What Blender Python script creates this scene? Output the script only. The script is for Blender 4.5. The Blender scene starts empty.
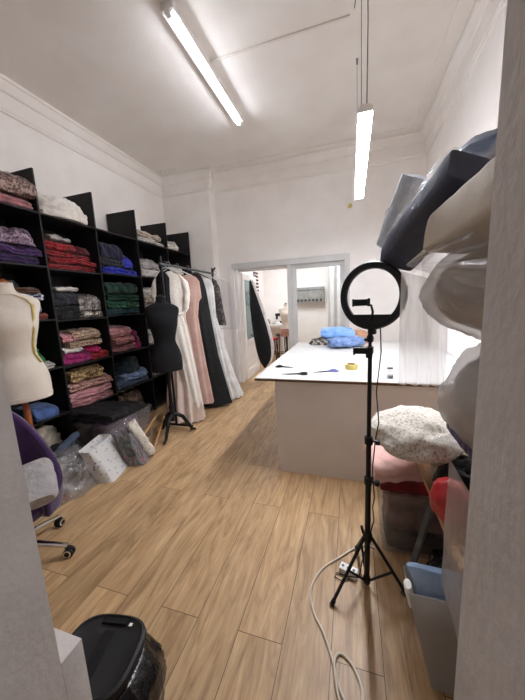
import bpy, bmesh, math, random
from mathutils import Vector, Matrix, noise
PI = math.pi
scene = bpy.context.scene
COL = scene.collection
V = Vector

# ------------------------------------------------------------------ materials
def lin(c):
    return tuple(((v/255)/12.92 if v/255 <= .04045 else ((v/255+.055)/1.055)**2.4) for v in c)

def mat(name, c, rough=.85, c2=None, scale=12, bump=0.0, bscale=40, metal=0, spec=.3, stretch=None, sheen=0, detail=4, lo=.35, hi=.65):
    m = bpy.data.materials.new(name); m.use_nodes = True
    nt = m.node_tree; b = nt.nodes['Principled BSDF']
    b.inputs['Roughness'].default_value = rough; b.inputs['Metallic'].default_value = metal
    b.inputs['Specular IOR Level'].default_value = spec
    if sheen: b.inputs['Sheen Weight'].default_value = sheen
    tc = nt.nodes.new('ShaderNodeTexCoord'); mp = nt.nodes.new('ShaderNodeMapping')
    nt.links.new(tc.outputs['Object'], mp.inputs[0])
    if stretch: mp.inputs['Scale'].default_value = stretch
    c2 = c2 or tuple(max(0, v*.86) for v in c)
    n = nt.nodes.new('ShaderNodeTexNoise'); n.inputs['Scale'].default_value = scale; n.inputs['Detail'].default_value = detail
    nt.links.new(mp.outputs[0], n.inputs['Vector'])
    r = nt.nodes.new('ShaderNodeValToRGB')
    r.color_ramp.elements[0].position = lo; r.color_ramp.elements[1].position = hi
    r.color_ramp.elements[0].color = (*lin(c2), 1); r.color_ramp.elements[1].color = (*lin(c), 1)
    nt.links.new(n.outputs['Fac'], r.inputs[0]); nt.links.new(r.outputs[0], b.inputs['Base Color'])
    if bump:
        n2 = nt.nodes.new('ShaderNodeTexNoise'); n2.inputs['Scale'].default_value = bscale; n2.inputs['Detail'].default_value = 5
        nt.links.new(mp.outputs[0], n2.inputs['Vector'])
        bp = nt.nodes.new('ShaderNodeBump'); bp.inputs['Strength'].default_value = bump; bp.inputs['Distance'].default_value = .02
        nt.links.new(n2.outputs['Fac'], bp.inputs['Height']); nt.links.new(bp.outputs[0], b.inputs['Normal'])
    return m

def sequin(name, c, c2, scale=70, metal=.5, rough=.35, bump=.6):
    m = bpy.data.materials.new(name); m.use_nodes = True
    nt = m.node_tree; b = nt.nodes['Principled BSDF']
    b.inputs['Metallic'].default_value = metal; b.inputs['Roughness'].default_value = rough
    tc = nt.nodes.new('ShaderNodeTexCoord'); v = nt.nodes.new('ShaderNodeTexVoronoi'); v.inputs['Scale'].default_value = scale
    nt.links.new(tc.outputs['Object'], v.inputs['Vector'])
    s = nt.nodes.new('ShaderNodeSeparateColor'); nt.links.new(v.outputs['Color'], s.inputs[0])
    r = nt.nodes.new('ShaderNodeValToRGB'); r.color_ramp.elements[0].color = (*lin(c2), 1); r.color_ramp.elements[1].color = (*lin(c), 1)
    r.color_ramp.elements[0].position = .25; r.color_ramp.elements[1].position = .8
    nt.links.new(s.outputs[0], r.inputs[0]); nt.links.new(r.outputs[0], b.inputs['Base Color'])
    bp = nt.nodes.new('ShaderNodeBump'); bp.inputs['Strength'].default_value = bump; bp.inputs['Distance'].default_value = .01
    nt.links.new(v.outputs['Distance'], bp.inputs['Height']); nt.links.new(bp.outputs[0], b.inputs['Normal'])
    return m

def film(name, tint=(235, 235, 238), clear=.72, rough=.12, body=.5, bump=.3, bscale=14):
    """thin plastic: see-through, part milky, part glossy"""
    m = bpy.data.materials.new(name); m.use_nodes = True
    nt = m.node_tree; nt.nodes.remove(nt.nodes['Principled BSDF']); out = nt.nodes['Material Output']
    tr = nt.nodes.new('ShaderNodeBsdfTransparent'); tr.inputs[0].default_value = (.97, .97, .975, 1)
    df = nt.nodes.new('ShaderNodeBsdfDiffuse'); df.inputs[0].default_value = (*lin(tint), 1)
    tl = nt.nodes.new('ShaderNodeBsdfTranslucent'); tl.inputs[0].default_value = (*lin(tint), 1)
    gl = nt.nodes.new('ShaderNodeBsdfGlossy'); gl.inputs['Roughness'].default_value = rough; gl.inputs[0].default_value = (.9, .9, .9, 1)
    m0 = nt.nodes.new('ShaderNodeMixShader'); m0.inputs[0].default_value = .5
    nt.links.new(df.outputs[0], m0.inputs[1]); nt.links.new(tl.outputs[0], m0.inputs[2])
    m1 = nt.nodes.new('ShaderNodeMixShader'); m1.inputs[0].default_value = 1-body
    nt.links.new(m0.outputs[0], m1.inputs[1]); nt.links.new(gl.outputs[0], m1.inputs[2])
    m2 = nt.nodes.new('ShaderNodeMixShader'); m2.inputs[0].default_value = clear
    nt.links.new(m1.outputs[0], m2.inputs[1]); nt.links.new(tr.outputs[0], m2.inputs[2])
    nt.links.new(m2.outputs[0], out.inputs['Surface'])
    tc = nt.nodes.new('ShaderNodeTexCoord'); n = nt.nodes.new('ShaderNodeTexNoise'); n.inputs['Scale'].default_value = bscale
    n.inputs['Distortion'].default_value = 1.5
    nt.links.new(tc.outputs['Object'], n.inputs['Vector'])
    bp = nt.nodes.new('ShaderNodeBump'); bp.inputs['Strength'].default_value = bump; bp.inputs['Distance'].default_value = .03
    nt.links.new(n.outputs['Fac'], bp.inputs['Height'])
    for s in (df, gl): nt.links.new(bp.outputs[0], s.inputs['Normal'])
    return m

def emit(name, c, s):
    m = bpy.data.materials.new(name); m.use_nodes = True
    b = m.node_tree.nodes['Principled BSDF']
    b.inputs['Emission Color'].default_value = (*lin(c), 1); b.inputs['Emission Strength'].default_value = s
    return m

M = {}
M['wall'] = mat('wall_paint', (237, 232, 227), .9, (232, 226, 220), 3, .12, 60)
M['ceil'] = mat('ceiling_paint', (234, 229, 223), .92, (228, 221, 214), 2, .06, 30)
M['plaster'] = mat('rough_plaster', (206, 200, 195), .95, (198, 191, 186), 9, .11, 48)
M['trim'] = mat('white_gloss_paint', (232, 228, 224), .45, (226, 221, 216), 4, .05, 20)
M['greyframe'] = mat('grey_painted_frame', (204, 203, 200), .5, (197, 196, 193), 4)
M['black_board'] = mat('black_laminate', (30, 28, 28), .55, (24, 22, 22), 6, 0)
M['white_lam'] = mat('white_laminate', (206, 204, 200), .25, (201, 199, 195), 3, 0, spec=.5)
M['white_panel'] = mat('white_melamine_panel', (222, 215, 207), .6, (216, 208, 200), 3, .05, 20)
M['edge_brown'] = mat('raw_chipboard_edge', (122, 92, 66), .8, (96, 70, 50), 60)
M['black_metal'] = mat('black_metal', (20, 20, 21), .4, (15, 15, 16), 8)
M['black_plastic'] = mat('black_plastic', (22, 22, 24), .38, (17, 17, 18), 8)
M['grey_metal'] = mat('grey_metal', (104, 108, 110), .5, (84, 88, 90), 14, metal=.4)
M['chrome'] = mat('chrome', (225, 225, 226), .1, (215, 215, 216), 3, metal=1)
M['white_plastic'] = mat('white_plastic', (232, 230, 226), .4, (226, 223, 218), 5)
M['wood'] = mat('pale_wood', (178, 140, 98), .65, (150, 112, 74), 6, .1, 30, stretch=(1, 1, 9))
M['woodx'] = mat('pale_wood_board', (182, 146, 104), .6, (156, 118, 78), 6, .1, 30, stretch=(9, 1, 9))
M['wood_orange'] = mat('varnished_beech', (168, 96, 52), .4, (140, 74, 38), 5, .05, 30, stretch=(6, 6, 1))
M['film'] = film('clear_plastic_film', clear=.7, body=.55)
M['film_thin'] = film('thin_clear_film', clear=.93, body=.6, bump=.5)
M['film_gather'] = film('gathered_clear_film', (220, 212, 204), .66, .25, .8, .4, 10)
M['film_sheet'] = film('hanging_clear_film', (226, 221, 217), .54, .2, .85, .5, 7)
M['film_milk'] = film('milky_plastic_film', (206, 199, 193), .42, .25, .85, .3, 8)
M['box_plastic'] = film('clear_box_plastic', (215, 213, 213), .82, .18, .7, .05, 4)
M['bin_plastic'] = film('grey_translucent_plastic', (206, 202, 197), .12, .3, .85, .06, 4)
M['shiny_film'] = film('crinkled_shiny_film', (228, 228, 228), .62, .1, .5, .9, 22)

def plank_floor():
    m = bpy.data.materials.new('oak_laminate_planks'); m.use_nodes = True
    nt = m.node_tree; b = nt.nodes['Principled BSDF']; b.inputs['Roughness'].default_value = .42
    b.inputs['Specular IOR Level'].default_value = .35
    tc = nt.nodes.new('ShaderNodeTexCoord'); sep = nt.nodes.new('ShaderNodeSeparateXYZ'); cmb = nt.nodes.new('ShaderNodeCombineXYZ')
    nt.links.new(tc.outputs['Object'], sep.inputs[0])
    ax = nt.nodes.new('ShaderNodeMath'); ax.operation = 'ADD'; ax.inputs[1].default_value = 10*.2175-.136
    ay = nt.nodes.new('ShaderNodeMath'); ay.operation = 'ADD'; ay.inputs[1].default_value = 10.0
    nt.links.new(sep.outputs[0], ax.inputs[0]); nt.links.new(sep.outputs[1], ay.inputs[0])
    nt.links.new(ay.outputs[0], cmb.inputs[0]); nt.links.new(ax.outputs[0], cmb.inputs[1])
    br = nt.nodes.new('ShaderNodeTexBrick'); br.offset = .37; br.offset_frequency = 2
    br.inputs['Scale'].default_value = 1; br.inputs['Mortar Size'].default_value = .0016; br.inputs['Mortar Smooth'].default_value = .2
    br.inputs['Brick Width'].default_value = 1.38; br.inputs['Row Height'].default_value = .2175
    br.inputs['Color1'].default_value = (0, 0, 0, 1); br.inputs['Color2'].default_value = (1, 1, 1, 1); br.inputs['Mortar'].default_value = (.5, .5, .5, 1)
    nt.links.new(cmb.outputs[0], br.inputs['Vector'])
    # grain: per-plank offset so the figure breaks at every joint
    off = nt.nodes.new('ShaderNodeVectorMath'); off.operation = 'MULTIPLY_ADD'
    off.inputs[1].default_value = (7.3, 3.1, 5.7)
    nt.links.new(br.outputs['Color'], off.inputs[0]); nt.links.new(tc.outputs['Object'], off.inputs[2])
    def grain(sc, stretch, detail, dist):
        mp = nt.nodes.new('ShaderNodeMapping'); mp.inputs['Scale'].default_value = stretch
        nt.links.new(off.outputs[0], mp.inputs[0])
        n = nt.nodes.new('ShaderNodeTexNoise'); n.inputs['Scale'].default_value = sc; n.inputs['Detail'].default_value = detail
        n.inputs['Distortion'].default_value = dist; n.inputs['Roughness'].default_value = .62
        nt.links.new(mp.outputs[0], n.inputs['Vector']); return n
    g1 = grain(1.9, (6.5, .8, 1), 8, 2.2); g2 = grain(9, (14, .6, 1), 5, .5); g3 = grain(2.6, (2.2, .9, 1), 3, .8)
    r1 = nt.nodes.new('ShaderNodeValToRGB')
    e = r1.color_ramp.elements; e[0].position = .26; e[0].color = (*lin((146, 114, 79)), 1); e[1].position = .70; e[1].color = (*lin((212, 180, 138)), 1)
    x = e.new(.47); x.color = (*lin((188, 154, 113)), 1)
    nt.links.new(g1.outputs['Fac'], r1.inputs[0])
    mx = nt.nodes.new('ShaderNodeMixRGB'); mx.blend_type = 'MULTIPLY'; mx.inputs[0].default_value = .3
    r2 = nt.nodes.new('ShaderNodeValToRGB'); r2.color_ramp.elements[0].position = .38; r2.color_ramp.elements[0].color = (.5, .44, .38, 1); r2.color_ramp.elements[1].position = .58; r2.color_ramp.elements[1].color = (1, 1, 1, 1)
    nt.links.new(g2.outputs['Fac'], r2.inputs[0]); nt.links.new(r1.outputs[0], mx.inputs[1]); nt.links.new(r2.outputs[0], mx.inputs[2])
    mk = nt.nodes.new('ShaderNodeMixRGB'); mk.blend_type = 'MULTIPLY'; mk.inputs[0].default_value = .5
    r3 = nt.nodes.new('ShaderNodeValToRGB'); r3.color_ramp.elements[0].position = .27; r3.color_ramp.elements[0].color = (.42, .36, .3, 1); r3.color_ramp.elements[1].position = .42; r3.color_ramp.elements[1].color = (1, 1, 1, 1)
    nt.links.new(g3.outputs['Fac'], r3.inputs[0]); nt.links.new(mx.outputs[0], mk.inputs[1]); nt.links.new(r3.outputs[0], mk.inputs[2])
    mt = nt.nodes.new('ShaderNodeMixRGB'); mt.blend_type = 'MULTIPLY'; mt.inputs[0].default_value = 1
    rt = nt.nodes.new('ShaderNodeValToRGB'); rt.color_ramp.elements[0].color = (.8, .79, .78, 1); rt.color_ramp.elements[1].color = (1.02, 1.01, 1, 1)
    nt.links.new(br.outputs['Color'], rt.inputs[0]); nt.links.new(mk.outputs[0], mt.inputs[1]); nt.links.new(rt.outputs[0], mt.inputs[2])
    mo = nt.nodes.new('ShaderNodeMixRGB'); mo.inputs[2].default_value = (*lin((70, 50, 34)), 1)
    nt.links.new(br.outputs['Fac'], mo.inputs[0]); nt.links.new(mt.outputs[0], mo.inputs[1])
    nt.links.new(mo.outputs[0], b.inputs['Base Color'])
    bp = nt.nodes.new('ShaderNodeBump'); bp.inputs['Strength'].default_value = .25; bp.inputs['Distance'].default_value = .003; bp.invert = True
    nt.links.new(br.outputs['Fac'], bp.inputs['Height']); nt.links.new(bp.outputs[0], b.inputs['Normal'])
    return m
M['floor'] = plank_floor()

def cloth(name, c, c2=None, rough=.9, bump=.5, bscale=30, scale=9, **k):
    if name not in M: M[name] = mat(name, c, rough, c2 or tuple(v*.72 for v in c), scale, bump, bscale, sheen=.15, **k)
    return M[name]

# ------------------------------------------------------------------ mesh builder
class MB:
    def __init__(s): s.bm = bmesh.new()
    def box(s, c, size, rot=None, bev=0):
        r = bmesh.ops.create_cube(s.bm, size=1)
        mt = Matrix.Translation(c) @ (rot.to_4x4() if rot else Matrix()) @ Matrix.Diagonal((*size, 1))
        bmesh.ops.transform(s.bm, matrix=mt, verts=r['verts'])
        if bev:
            es = list({e for v in r['verts'] for e in v.link_edges})
            bmesh.ops.bevel(s.bm, geom=es, offset=bev, segments=2, profile=.7, affect='EDGES')
        return s
    def box2(s, a, b, bev=0):
        return s.box([(a[i]+b[i])/2 for i in range(3)], [abs(b[i]-a[i]) for i in range(3)], None, bev)
    def loft(s, rings, cap=True, closed=False):
        R = [[s.bm.verts.new(p) for p in r] for r in rings]
        n = len(R[0]); m = len(R)
        for i in range(m if closed else m-1):
            a, b = R[i], R[(i+1) % m]
            for j in range(n):
                s.bm.faces.new((a[j], a[(j+1) % n], b[(j+1) % n], b[j]))
        if cap and not closed:
            for r, fl in ((R[0], True), (R[-1], False)):
                c = s.bm.verts.new(sum((v.co for v in r), V((0, 0, 0)))/n)
                for j in range(n):
                    f = (r[j], c, r[(j+1) % n]) if fl else (r[j], r[(j+1) % n], c)
                    s.bm.faces.new(f)
        return s
    def grid(s, P):
        R = [[s.bm.verts.new(p) for p in r] for r in P]
        for i in range(len(R)-1):
            for j in range(len(R[0])-1):
                s.bm.faces.new((R[i][j], R[i+1][j], R[i+1][j+1], R[i][j+1]))
        return s
    def tube(s, pts, r, n=10, closed=False):
        pts = [V(p) for p in pts]; m = len(pts); rings = []
        t0 = (pts[1]-pts[0]).normalized()
        up = V((0, 0, 1)) if abs(t0.z) < .9 else V((1, 0, 0))
        nx = t0.cross(up).normalized()
        for i, p in enumerate(pts):
            if closed: t = (pts[(i+1) % m]-pts[i-1]).normalized()
            else: t = (pts[min(i+1, m-1)]-pts[max(i-1, 0)]).normalized()
            nx = (nx-t*nx.dot(t)).normalized(); ny = t.cross(nx)
            rr = r[i] if isinstance(r, (list, tuple)) else r
            rings.append([p+nx*rr*math.cos(2*PI*k/n)+ny*rr*math.sin(2*PI*k/n) for k in range(n)])
        return s.loft(rings, True, closed)
    def lathe(s, prof, n=24, c=(0, 0, 0), axis=None):
        c = V(c); rings = []
        for r, z in prof:
            rr = []
            for k in range(n):
                a = 2*PI*k/n; p = V((r*math.cos(a), r*math.sin(a), z))
                if axis: p = axis @ p
                rr.append(c+p)
            rings.append(rr)
        return s.loft(rings)
    def noise(s, amp, freq, seed=0, zmin=None):
        o = V((seed*3.7, seed*1.3, seed*2.1))
        for v in s.bm.verts:
            v.co += noise.noise_vector(v.co*freq+o)*amp
            if zmin is not None and v.co.z < zmin: v.co.z = zmin
        return s
    def build(s, name, m, parent=None, loc=None, smooth=True, solid=0, bev=0, rotz=0):
        bmesh.ops.recalc_face_normals(s.bm, faces=s.bm.faces)
        me = bpy.data.meshes.new(name); s.bm.to_mesh(me); s.bm.free()
        if smooth:
            for p in me.polygons: p.use_smooth = True
            me.set_sharp_from_angle(angle=math.radians(42))
        me.materials.append(m)
        o = bpy.data.objects.new(name, me); COL.objects.link(o)
        if parent: o.parent = parent
        if loc: o.location = loc
        if rotz: o.rotation_euler = (0, 0, rotz)
        if bev:
            md = o.modifiers.new('bevel', 'BEVEL'); md.width = bev; md.segments = 2; md.limit_method = 'ANGLE'
        if solid:
            md = o.modifiers.new('solid', 'SOLIDIFY'); md.thickness = solid; md.offset = 0
        return o

def tag(o, label, cat, group=None, kind=None):
    o['label'] = label; o['category'] = cat
    if group: o['group'] = group
    if kind: o['kind'] = kind
    return o
def thing(name, label, cat, loc=(0, 0, 0), rotz=0, group=None):
    o = bpy.data.objects.new(name, None); COL.objects.link(o); o.empty_display_size = .05
    o.location = loc; o.rotation_euler = (0, 0, rotz)
    return tag(o, label, cat, group)
def struct(o, label=None):
    o['kind'] = 'structure'
    if label: o['label'] = label
    return o

def sup(a, e):
    c = math.cos(a); return math.copysign(abs(c)**e, c)
def sus(a, e):
    c = math.sin(a); return math.copysign(abs(c)**e, c)

def fold_mb(w, d, h, layers=2, seed=0, amp=.014, taper=0.0, sag=0.0, zmax=None):
    """folded textile lying flat: w along y, d along x (front +x), layers show as rolls at the front"""
    b = MB(); rings = []; N = 64; K = 30
    for j in range(K+1):
        s = -1+2*j/K; y = s*w/2
        e = (1-abs(s)**7)**.5 if abs(s) < 1 else 0
        e = .8+.2*e
        ring = []
        for i in range(N):
            a = 2*PI*i/N
            x = d/2*sup(a, .42)*(.92+.08*e); z = h/2+h/2*sus(a, .55)*e
            if x > 0: x -= .016*(1-abs(math.sin(PI*layers*z/h)))*(x/(d/2))
            p = V((x, y, z))
            q = p*7+V((seed*5.1, seed*2.3, seed*1.7))
            p += noise.noise_vector(q*.6)*amp*1.1 + noise.noise_vector(q*1.5)*amp*.7 + noise.noise_vector(q*3.2)*amp*.5
            q4 = q*1.3+V((seed, 9.1, 3.3)); rg = (.5-abs(noise.noise(q4)))*amp*1.1+(.5-abs(noise.noise(q4*2.2)))*amp*.6
            p += V((math.cos(a)*.9, 0, math.sin(a)*.6))*rg
            p.z -= sag*max(0, x/(d/2))**3*h*.5
            p.z = max(p.z, 0)
            if zmax: p.z = min(p.z, zmax)
            ring.append(p)
        rings.append(ring)
    return b.loft(rings)

def heap_mb(rx, ry, h, seed=0, amp=.28, freq=3.0, ridge=1.0, n=40, m=16, power=.75):
    """crumpled soft pile on z=0"""
    b = MB(); rings = []
    for i in range(m+1):
        t = i/m*PI/2
        ring = []
        for k in range(n):
            a = 2*PI*k/n
            p = V((rx*math.cos(a)*math.cos(t)**power, ry*math.sin(a)*math.cos(t)**power, h*math.sin(t)))
            u = V((math.cos(a)*math.cos(t), math.sin(a)*math.cos(t), math.sin(t)))
            q = u*freq+V((seed*4.3, seed*2.9, seed*1.1))
            f = noise.noise(q)*.6+(1-2*abs(noise.noise(q*2.1)))*.35*ridge+(.5-abs(noise.noise(q*4.3)))*.35*ridge
            p *= 1+amp*(f-.15)
            p.z = max(0.0, p.z)
            ring.append(p)
        rings.append(ring)
    return b.loft(rings)

def bolt_mb(p0, p1, w, h, roll=0, seed=0, amp=.012, e=.5, K=22, N=28, ends=.85):
    """rounded slab between two points (fabric bolt, bundle)"""
    p0, p1 = V(p0), V(p1); t = (p1-p0).normalized()
    sx = t.cross(V((0, 0, 1)))
    if sx.length < .05: sx = V((1, 0, 0))
    sx.normalize(); sz = sx.cross(t)
    q = Matrix.Rotation(roll, 3, t); sx = q @ sx; sz = q @ sz
    b = MB(); rings = []
    for i in range(K+1):
        s = i/K; c = p0.lerp(p1, s)
        f = ends+(1-ends)*(1-abs(2*s-1)**8)
        ring = []
        for k in range(N):
            a = 2*PI*k/N
            p = c+sx*(w/2*sup(a, e)*f)+sz*(h/2*sus(a, e)*f)
            qn = p*8+V((seed*3, seed*5, seed))
            p += noise.noise_vector(qn)*amp+noise.noise_vector(qn*2.5)*amp*.5
            ring.append(p)
        rings.append(ring)
    return b.loft(rings)

def blob_mb(c, r, seed=0, amp=.18, freq=2.2, n=36, m=22, fold=.0):
    c = V(c); b = MB(); rings = []
    for i in range(1, m):
        t = -PI/2+PI*i/m; ring = []
        for k in range(n):
            a = 2*PI*k/n
            u = V((math.cos(a)*math.cos(t), math.sin(a)*math.cos(t), math.sin(t)))
            q = u*freq+V((seed*4.1, seed*2.2, seed*3.3))
            f = noise.noise(q)+fold*(.5-abs(noise.noise(q*3)))
            ring.append(c+V((u.x*r[0], u.y*r[1], u.z*r[2]))*(1+amp*f))
        rings.append(ring)
    return b.loft(rings)

def ring_mb(ro, ri, h, ax=None, c=(0, 0, 0), n=28):
    ax = ax or Matrix(); R = []
    for k in range(n):
        a = 2*PI*k/n; d = V((math.cos(a), math.sin(a), 0))
        R.append([V(c)+ax.to_3x3() @ (d*r+V((0, 0, z))) for r, z in ((ri, 0), (ro, 0), (ro, h), (ri, h))])
    return MB().loft(R, closed=True)
def spline(P, sub=8):
    P = [V(p) for p in P]; out = []
    for i in range(len(P)-1):
        a, b, c, d = P[max(i-1, 0)], P[i], P[i+1], P[min(i+2, len(P)-1)]
        for s in range(sub):
            t = s/sub
            out.append(.5*(2*b+(c-a)*t+(2*a-5*b+4*c-d)*t*t+(3*b-a-3*c+d)*t**3))
    out.append(P[-1]); return out
# ------------------------------------------------------------------ the room
XL, XR, YB, YN, ZC = -3.42, 1.06, 5.2, .40, 3.92
# floor runs on into the next room
struct(MB().box2((XL-.1, -.8, -.1), (XR+.9, 9.6, 0)).build('floor', M['floor'], smooth=False))
struct(MB().box2((XL-.1, -.8, ZC), (XR+.1, YB+.2, ZC+.1)).build('ceiling', M['ceil'], smooth=False))
struct(MB().box2((XL-.1, -.8, 0), (XL, YB+.2, ZC)).build('wall_left', M['wall'], smooth=False))
struct(MB().box2((XR, -.8, 0), (XR+.1, YB, ZC)).build('wall_right', M['wall'], smooth=False))
DL, DR, DT = -2.14, -.07, 2.29
w = MB()
w.box2((XL, YB, 0), (DL, YB+.2, ZC)); w.box2((DR, YB, 0), (XR+.1, YB+.2, ZC)); w.box2((DL, YB, DT), (DR, YB+.2, ZC))
struct(w.build('wall_back', M['wall'], smooth=False))
BX, BY = -2.44, 5.0
struct(MB().box2((XL, BY, 0), (BX, YB, ZC)).build('wall_chimney_breast', M['wall'], smooth=False))
# near wall with the opening the camera looks through
JL, JR = -.70, .148
w = MB(); w.box2((XL, -.55, 0), (JL, YN, ZC))
struct(w.build('wall_front_left', M['plaster'], smooth=False))
struct(MB().box2((JR, -.55, 0), (XR, YN, ZC)).build('wall_front_right', M['plaster'], smooth=False))
struct(MB().box2((JL, -.55, 2.6), (JR, YN, ZC)).build('wall_front_top', M['plaster'], smooth=False))
struct(MB().box2((-1.35, YN, 0), (JL, YN+.06, .672), .004).build('trim_1', M['plaster']))
# cornices: a profile swept along a wall (distance from wall, z)
CP = [(0, 3.60), (.018, 3.605), (.022, 3.625), (.03, 3.635), (.03, 3.79), (.05, 3.80), (.075, 3.86), (.085, 3.885), (.10, 3.89), (.10, ZC-.001), (0, ZC-.001)]
def sweep(name, a, b, nrm, prof=CP):
    a, b, nrm = V(a), V(b), V(nrm)
    rings = [[p+nrm*d+V((0, 0, z)) for d, z in prof] for p in (a, b)]
    o = MB().loft(rings).build(name, M['ceil'], smooth=False); return struct(o)
sweep('trim_2', (XL, YN, 0), (XL, BY, 0), (1, 0, 0))
sweep('trim_3', (XL, BY, 0), (BX+.1, BY, 0), (0, -1, 0))
sweep('trim_4', (BX, BY-.1, 0), (BX, YB, 0), (1, 0, 0))
sweep('trim_5', (BX, YB, 0), (XR, YB, 0), (0, -1, 0))
sweep('trim_6', (XR, YN, 0), (XR, YB, 0), (-1, 0, 0))
# raised bead on the ceiling along the right wall
struct(MB().box2((XR-.24, YN, ZC-.012), (XR-.205, YB-.24, ZC), .004).build('trim_7', M['ceil']))
struct(MB().box2((XR-.24+.0, YB-.26, ZC-.012), (BX+.3, YB-.235, ZC), .004).build('trim_8', M['ceil']))
def ornament(name, c, rx, ry, n, seed):
    r = random.Random(seed); b = MB()
    for i in range(n):
        x = (i+.5)/n*2-1
        b.lathe([(.0005, 0), (.02+.012*r.random(), -.004), (.016, -.016), (.004, -.022)], 10, (c[0]+x*rx+r.uniform(-.01, .01), c[1]+r.uniform(-ry, ry), ZC))
    return struct(b.build(name, M['ceil']))
ornament('trim_9', (-2.15, 4.98, 0), .22, .05, 14, 3)
ornament('trim_10', (-3.1, 4.72, 0), .2, .05, 12, 4)
ornament('trim_11', (.78, 4.72, 0), .12, .05, 9, 5)
# baseboards
struct(MB().box2((BX, BY+.0, 0), (BX+.02, YB, .32), .005).build('baseboard_chimney_breast', M['trim']))
struct(MB().box2((BX, YB-.02, 0), (DL-.105, YB, .32), .005).build('baseboard_back', M['trim']))
# door surround: white casing, grey frame, mullion
w = MB()
w.box2((DL-.10, YB-.025, 0), (DL+.0, YB+.2, DT+.0), .004)
struct(w.build('trim_12', M['trim']))
w = MB(); w.box2((DL-.03, YB-.03, DT-.075), (DR+.04, YB+.12, DT+.03), .005)
w.box2((DR-.045, YB-.03, 0), (DR+.04, YB+.12, DT-.07), .005)
struct(w.build('trim_13', M['greyframe']))
w = MB(); w.box2((DL, YB+.02, 0), (DL+.06, YB+.2, DT-.07), .004); w.box2((DL+.06, YB+.06, DT-.115), (-1.12, YB+.2, DT-.07), .004)
struct(w.build('trim_14', M['trim']))
MX = -1.06
struct(MB().box2((MX-.05, YB-.01, 0), (MX+.03, YB+.13, DT-.075), .006).build('trim_15', M['greyframe']))
# glazed right half
wr = thing('window_1', 'glazed grey leaf beside the doorway', 'window', (0, 0, 0)); wr['kind'] = 'structure'
w = MB(); a, b_ = MX+.03, DR-.045
w.box2((a, YB+.03, .0), (a+.075, YB+.09, DT-.075), .005); w.box2((b_-.075, YB+.03, 0), (b_, YB+.09, DT-.075), .005)
w.box2((a+.075, YB+.03, DT-.15), (b_-.075, YB+.09, DT-.075), .005); w.box2((a+.075, YB+.03, 0), (b_-.075, YB+.09, .55), .005)
w.build('sash', M['greyframe'], wr)
def glass(name, tint=(1, 1, 1), clear=.92):
    m = bpy.data.materials.new(name); m.use_nodes = True; nt = m.node_tree; nt.nodes.remove(nt.nodes['Principled BSDF'])
    tr = nt.nodes.new('ShaderNodeBsdfTransparent'); tr.inputs[0].default_value = (*tint, 1)
    gl = nt.nodes.new('ShaderNodeBsdfGlossy'); gl.inputs['Roughness'].default_value = .02
    mx = nt.nodes.new('ShaderNodeMixShader'); mx.inputs[0].default_value = clear
    nt.links.new(gl.outputs[0], mx.inputs[1]); nt.links.new(tr.outputs[0], mx.inputs[2]); nt.links.new(mx.outputs[0], nt.nodes['Material Output'].inputs[0])
    return m
M['glass'] = glass('window_glass', (.97, .985, .98), .94)
M['glass_green'] = glass('grey_green_glass', (.42, .5, .49), .85)
MB().box2((a+.07, YB+.055, .54), (b_-.07, YB+.061, DT-.145)).build('pane', M['glass'], wr, smooth=False)
# open leaf, swung into the next room on the left
dr = thing('door_1', 'open white door leaf with a grey-green glass pane', 'door', (DL+.075, YB+.2, 0), math.radians(92)); dr['kind'] = 'structure'
LW = .93
w = MB(); w.box2((0, -.02, .01), (.1, .02, 2.16), .004); w.box2((LW-.1, -.02, .01), (LW, .02, 2.16), .004)
w.box2((.1, -.02, 2.04), (LW-.1, .02, 2.16), .004); w.box2((.1, -.02, .72), (LW-.1, .02, .82), .004); w.box2((.1, -.02, .01), (LW-.1, .02, .2), .004)
w.build('stile_frame', M['trim'], dr)
MB().box2((.1, -.008, .2), (LW-.1, .008, .72)).build('lower_panel', M['trim'], dr, smooth=False)
MB().box2((.1, -.004, .82), (LW-.1, .004, 2.04)).build('pane', M['glass_green'], dr, smooth=False)
w = MB(); w.tube([(LW-.05, -.02, 1.05), (LW-.05, -.06, 1.05), (LW-.16, -.06, 1.05)], .009)
w.build('door_handle', M['chrome'], dr)

# next room shell
struct(MB().box2((-2.72, YB+.2, 0), (-2.62, 8.95, 3.1)).build('wall_next_left', M['wall'], smooth=False))
struct(MB().box2((-2.72, 8.85, 0), (1.9, 8.95, 3.1)).build('wall_next_back', M['wall'], smooth=False))
struct(MB().box2((1.8, YB+.2, 0), (1.9, 8.85, 3.1)).build('wall_next_right', M['wall'], smooth=False))
struct(MB().box2((-2.72, YB+.2, 3.1), (1.9, 8.95, 3.2)).build('ceiling_next', M['ceil'], smooth=False))

# ------------------------------------------------------------------ lamps
M['tube'] = emit('lit_tube', (238, 244, 255), 16)
M['tube2'] = emit('lit_diffuser', (241, 245, 255), 54)
M['tube3'] = emit('lit_panel_next', (240, 245, 255), 5.5)
t = thing('ceiling_tube_light', 'long fluorescent tube light fixed to the ceiling on the left', 'light', (-1.39, 3.1, ZC))
MB().box2((-.055, -.77, -.06), (.055, .77, 0), .006).build('housing', M['white_plastic'], t)
for sy in (-1, 1): MB().box2((-.022, sy*.755-.02, -.10), (.022, sy*.755+.02, -.045), .005).build('end_holder', M['white_plastic'], t)
MB().tube([(0, -.735, -.078), (0, .735, -.078)], .016, 12).build('tube', M['tube'], t)
t = thing('pendant_light', 'slim linear light hanging on wires above the cutting table', 'light', (.075, 2.78, 2.66))
rings = []
for y in (-.765, .765):
    rings.append([(.043*math.cos(a*PI/10), y, .002+.03*math.sin(a*PI/10)) for a in range(11)]+[(-.043, y, -.012), (.043, y, -.012)])
MB().loft(rings).build('housing', M['white_plastic'], t)
MB().box2((-.04, -.755, -.022), (.04, .755, -.0125), .003).build('diffuser', M['tube2'], t)
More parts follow.
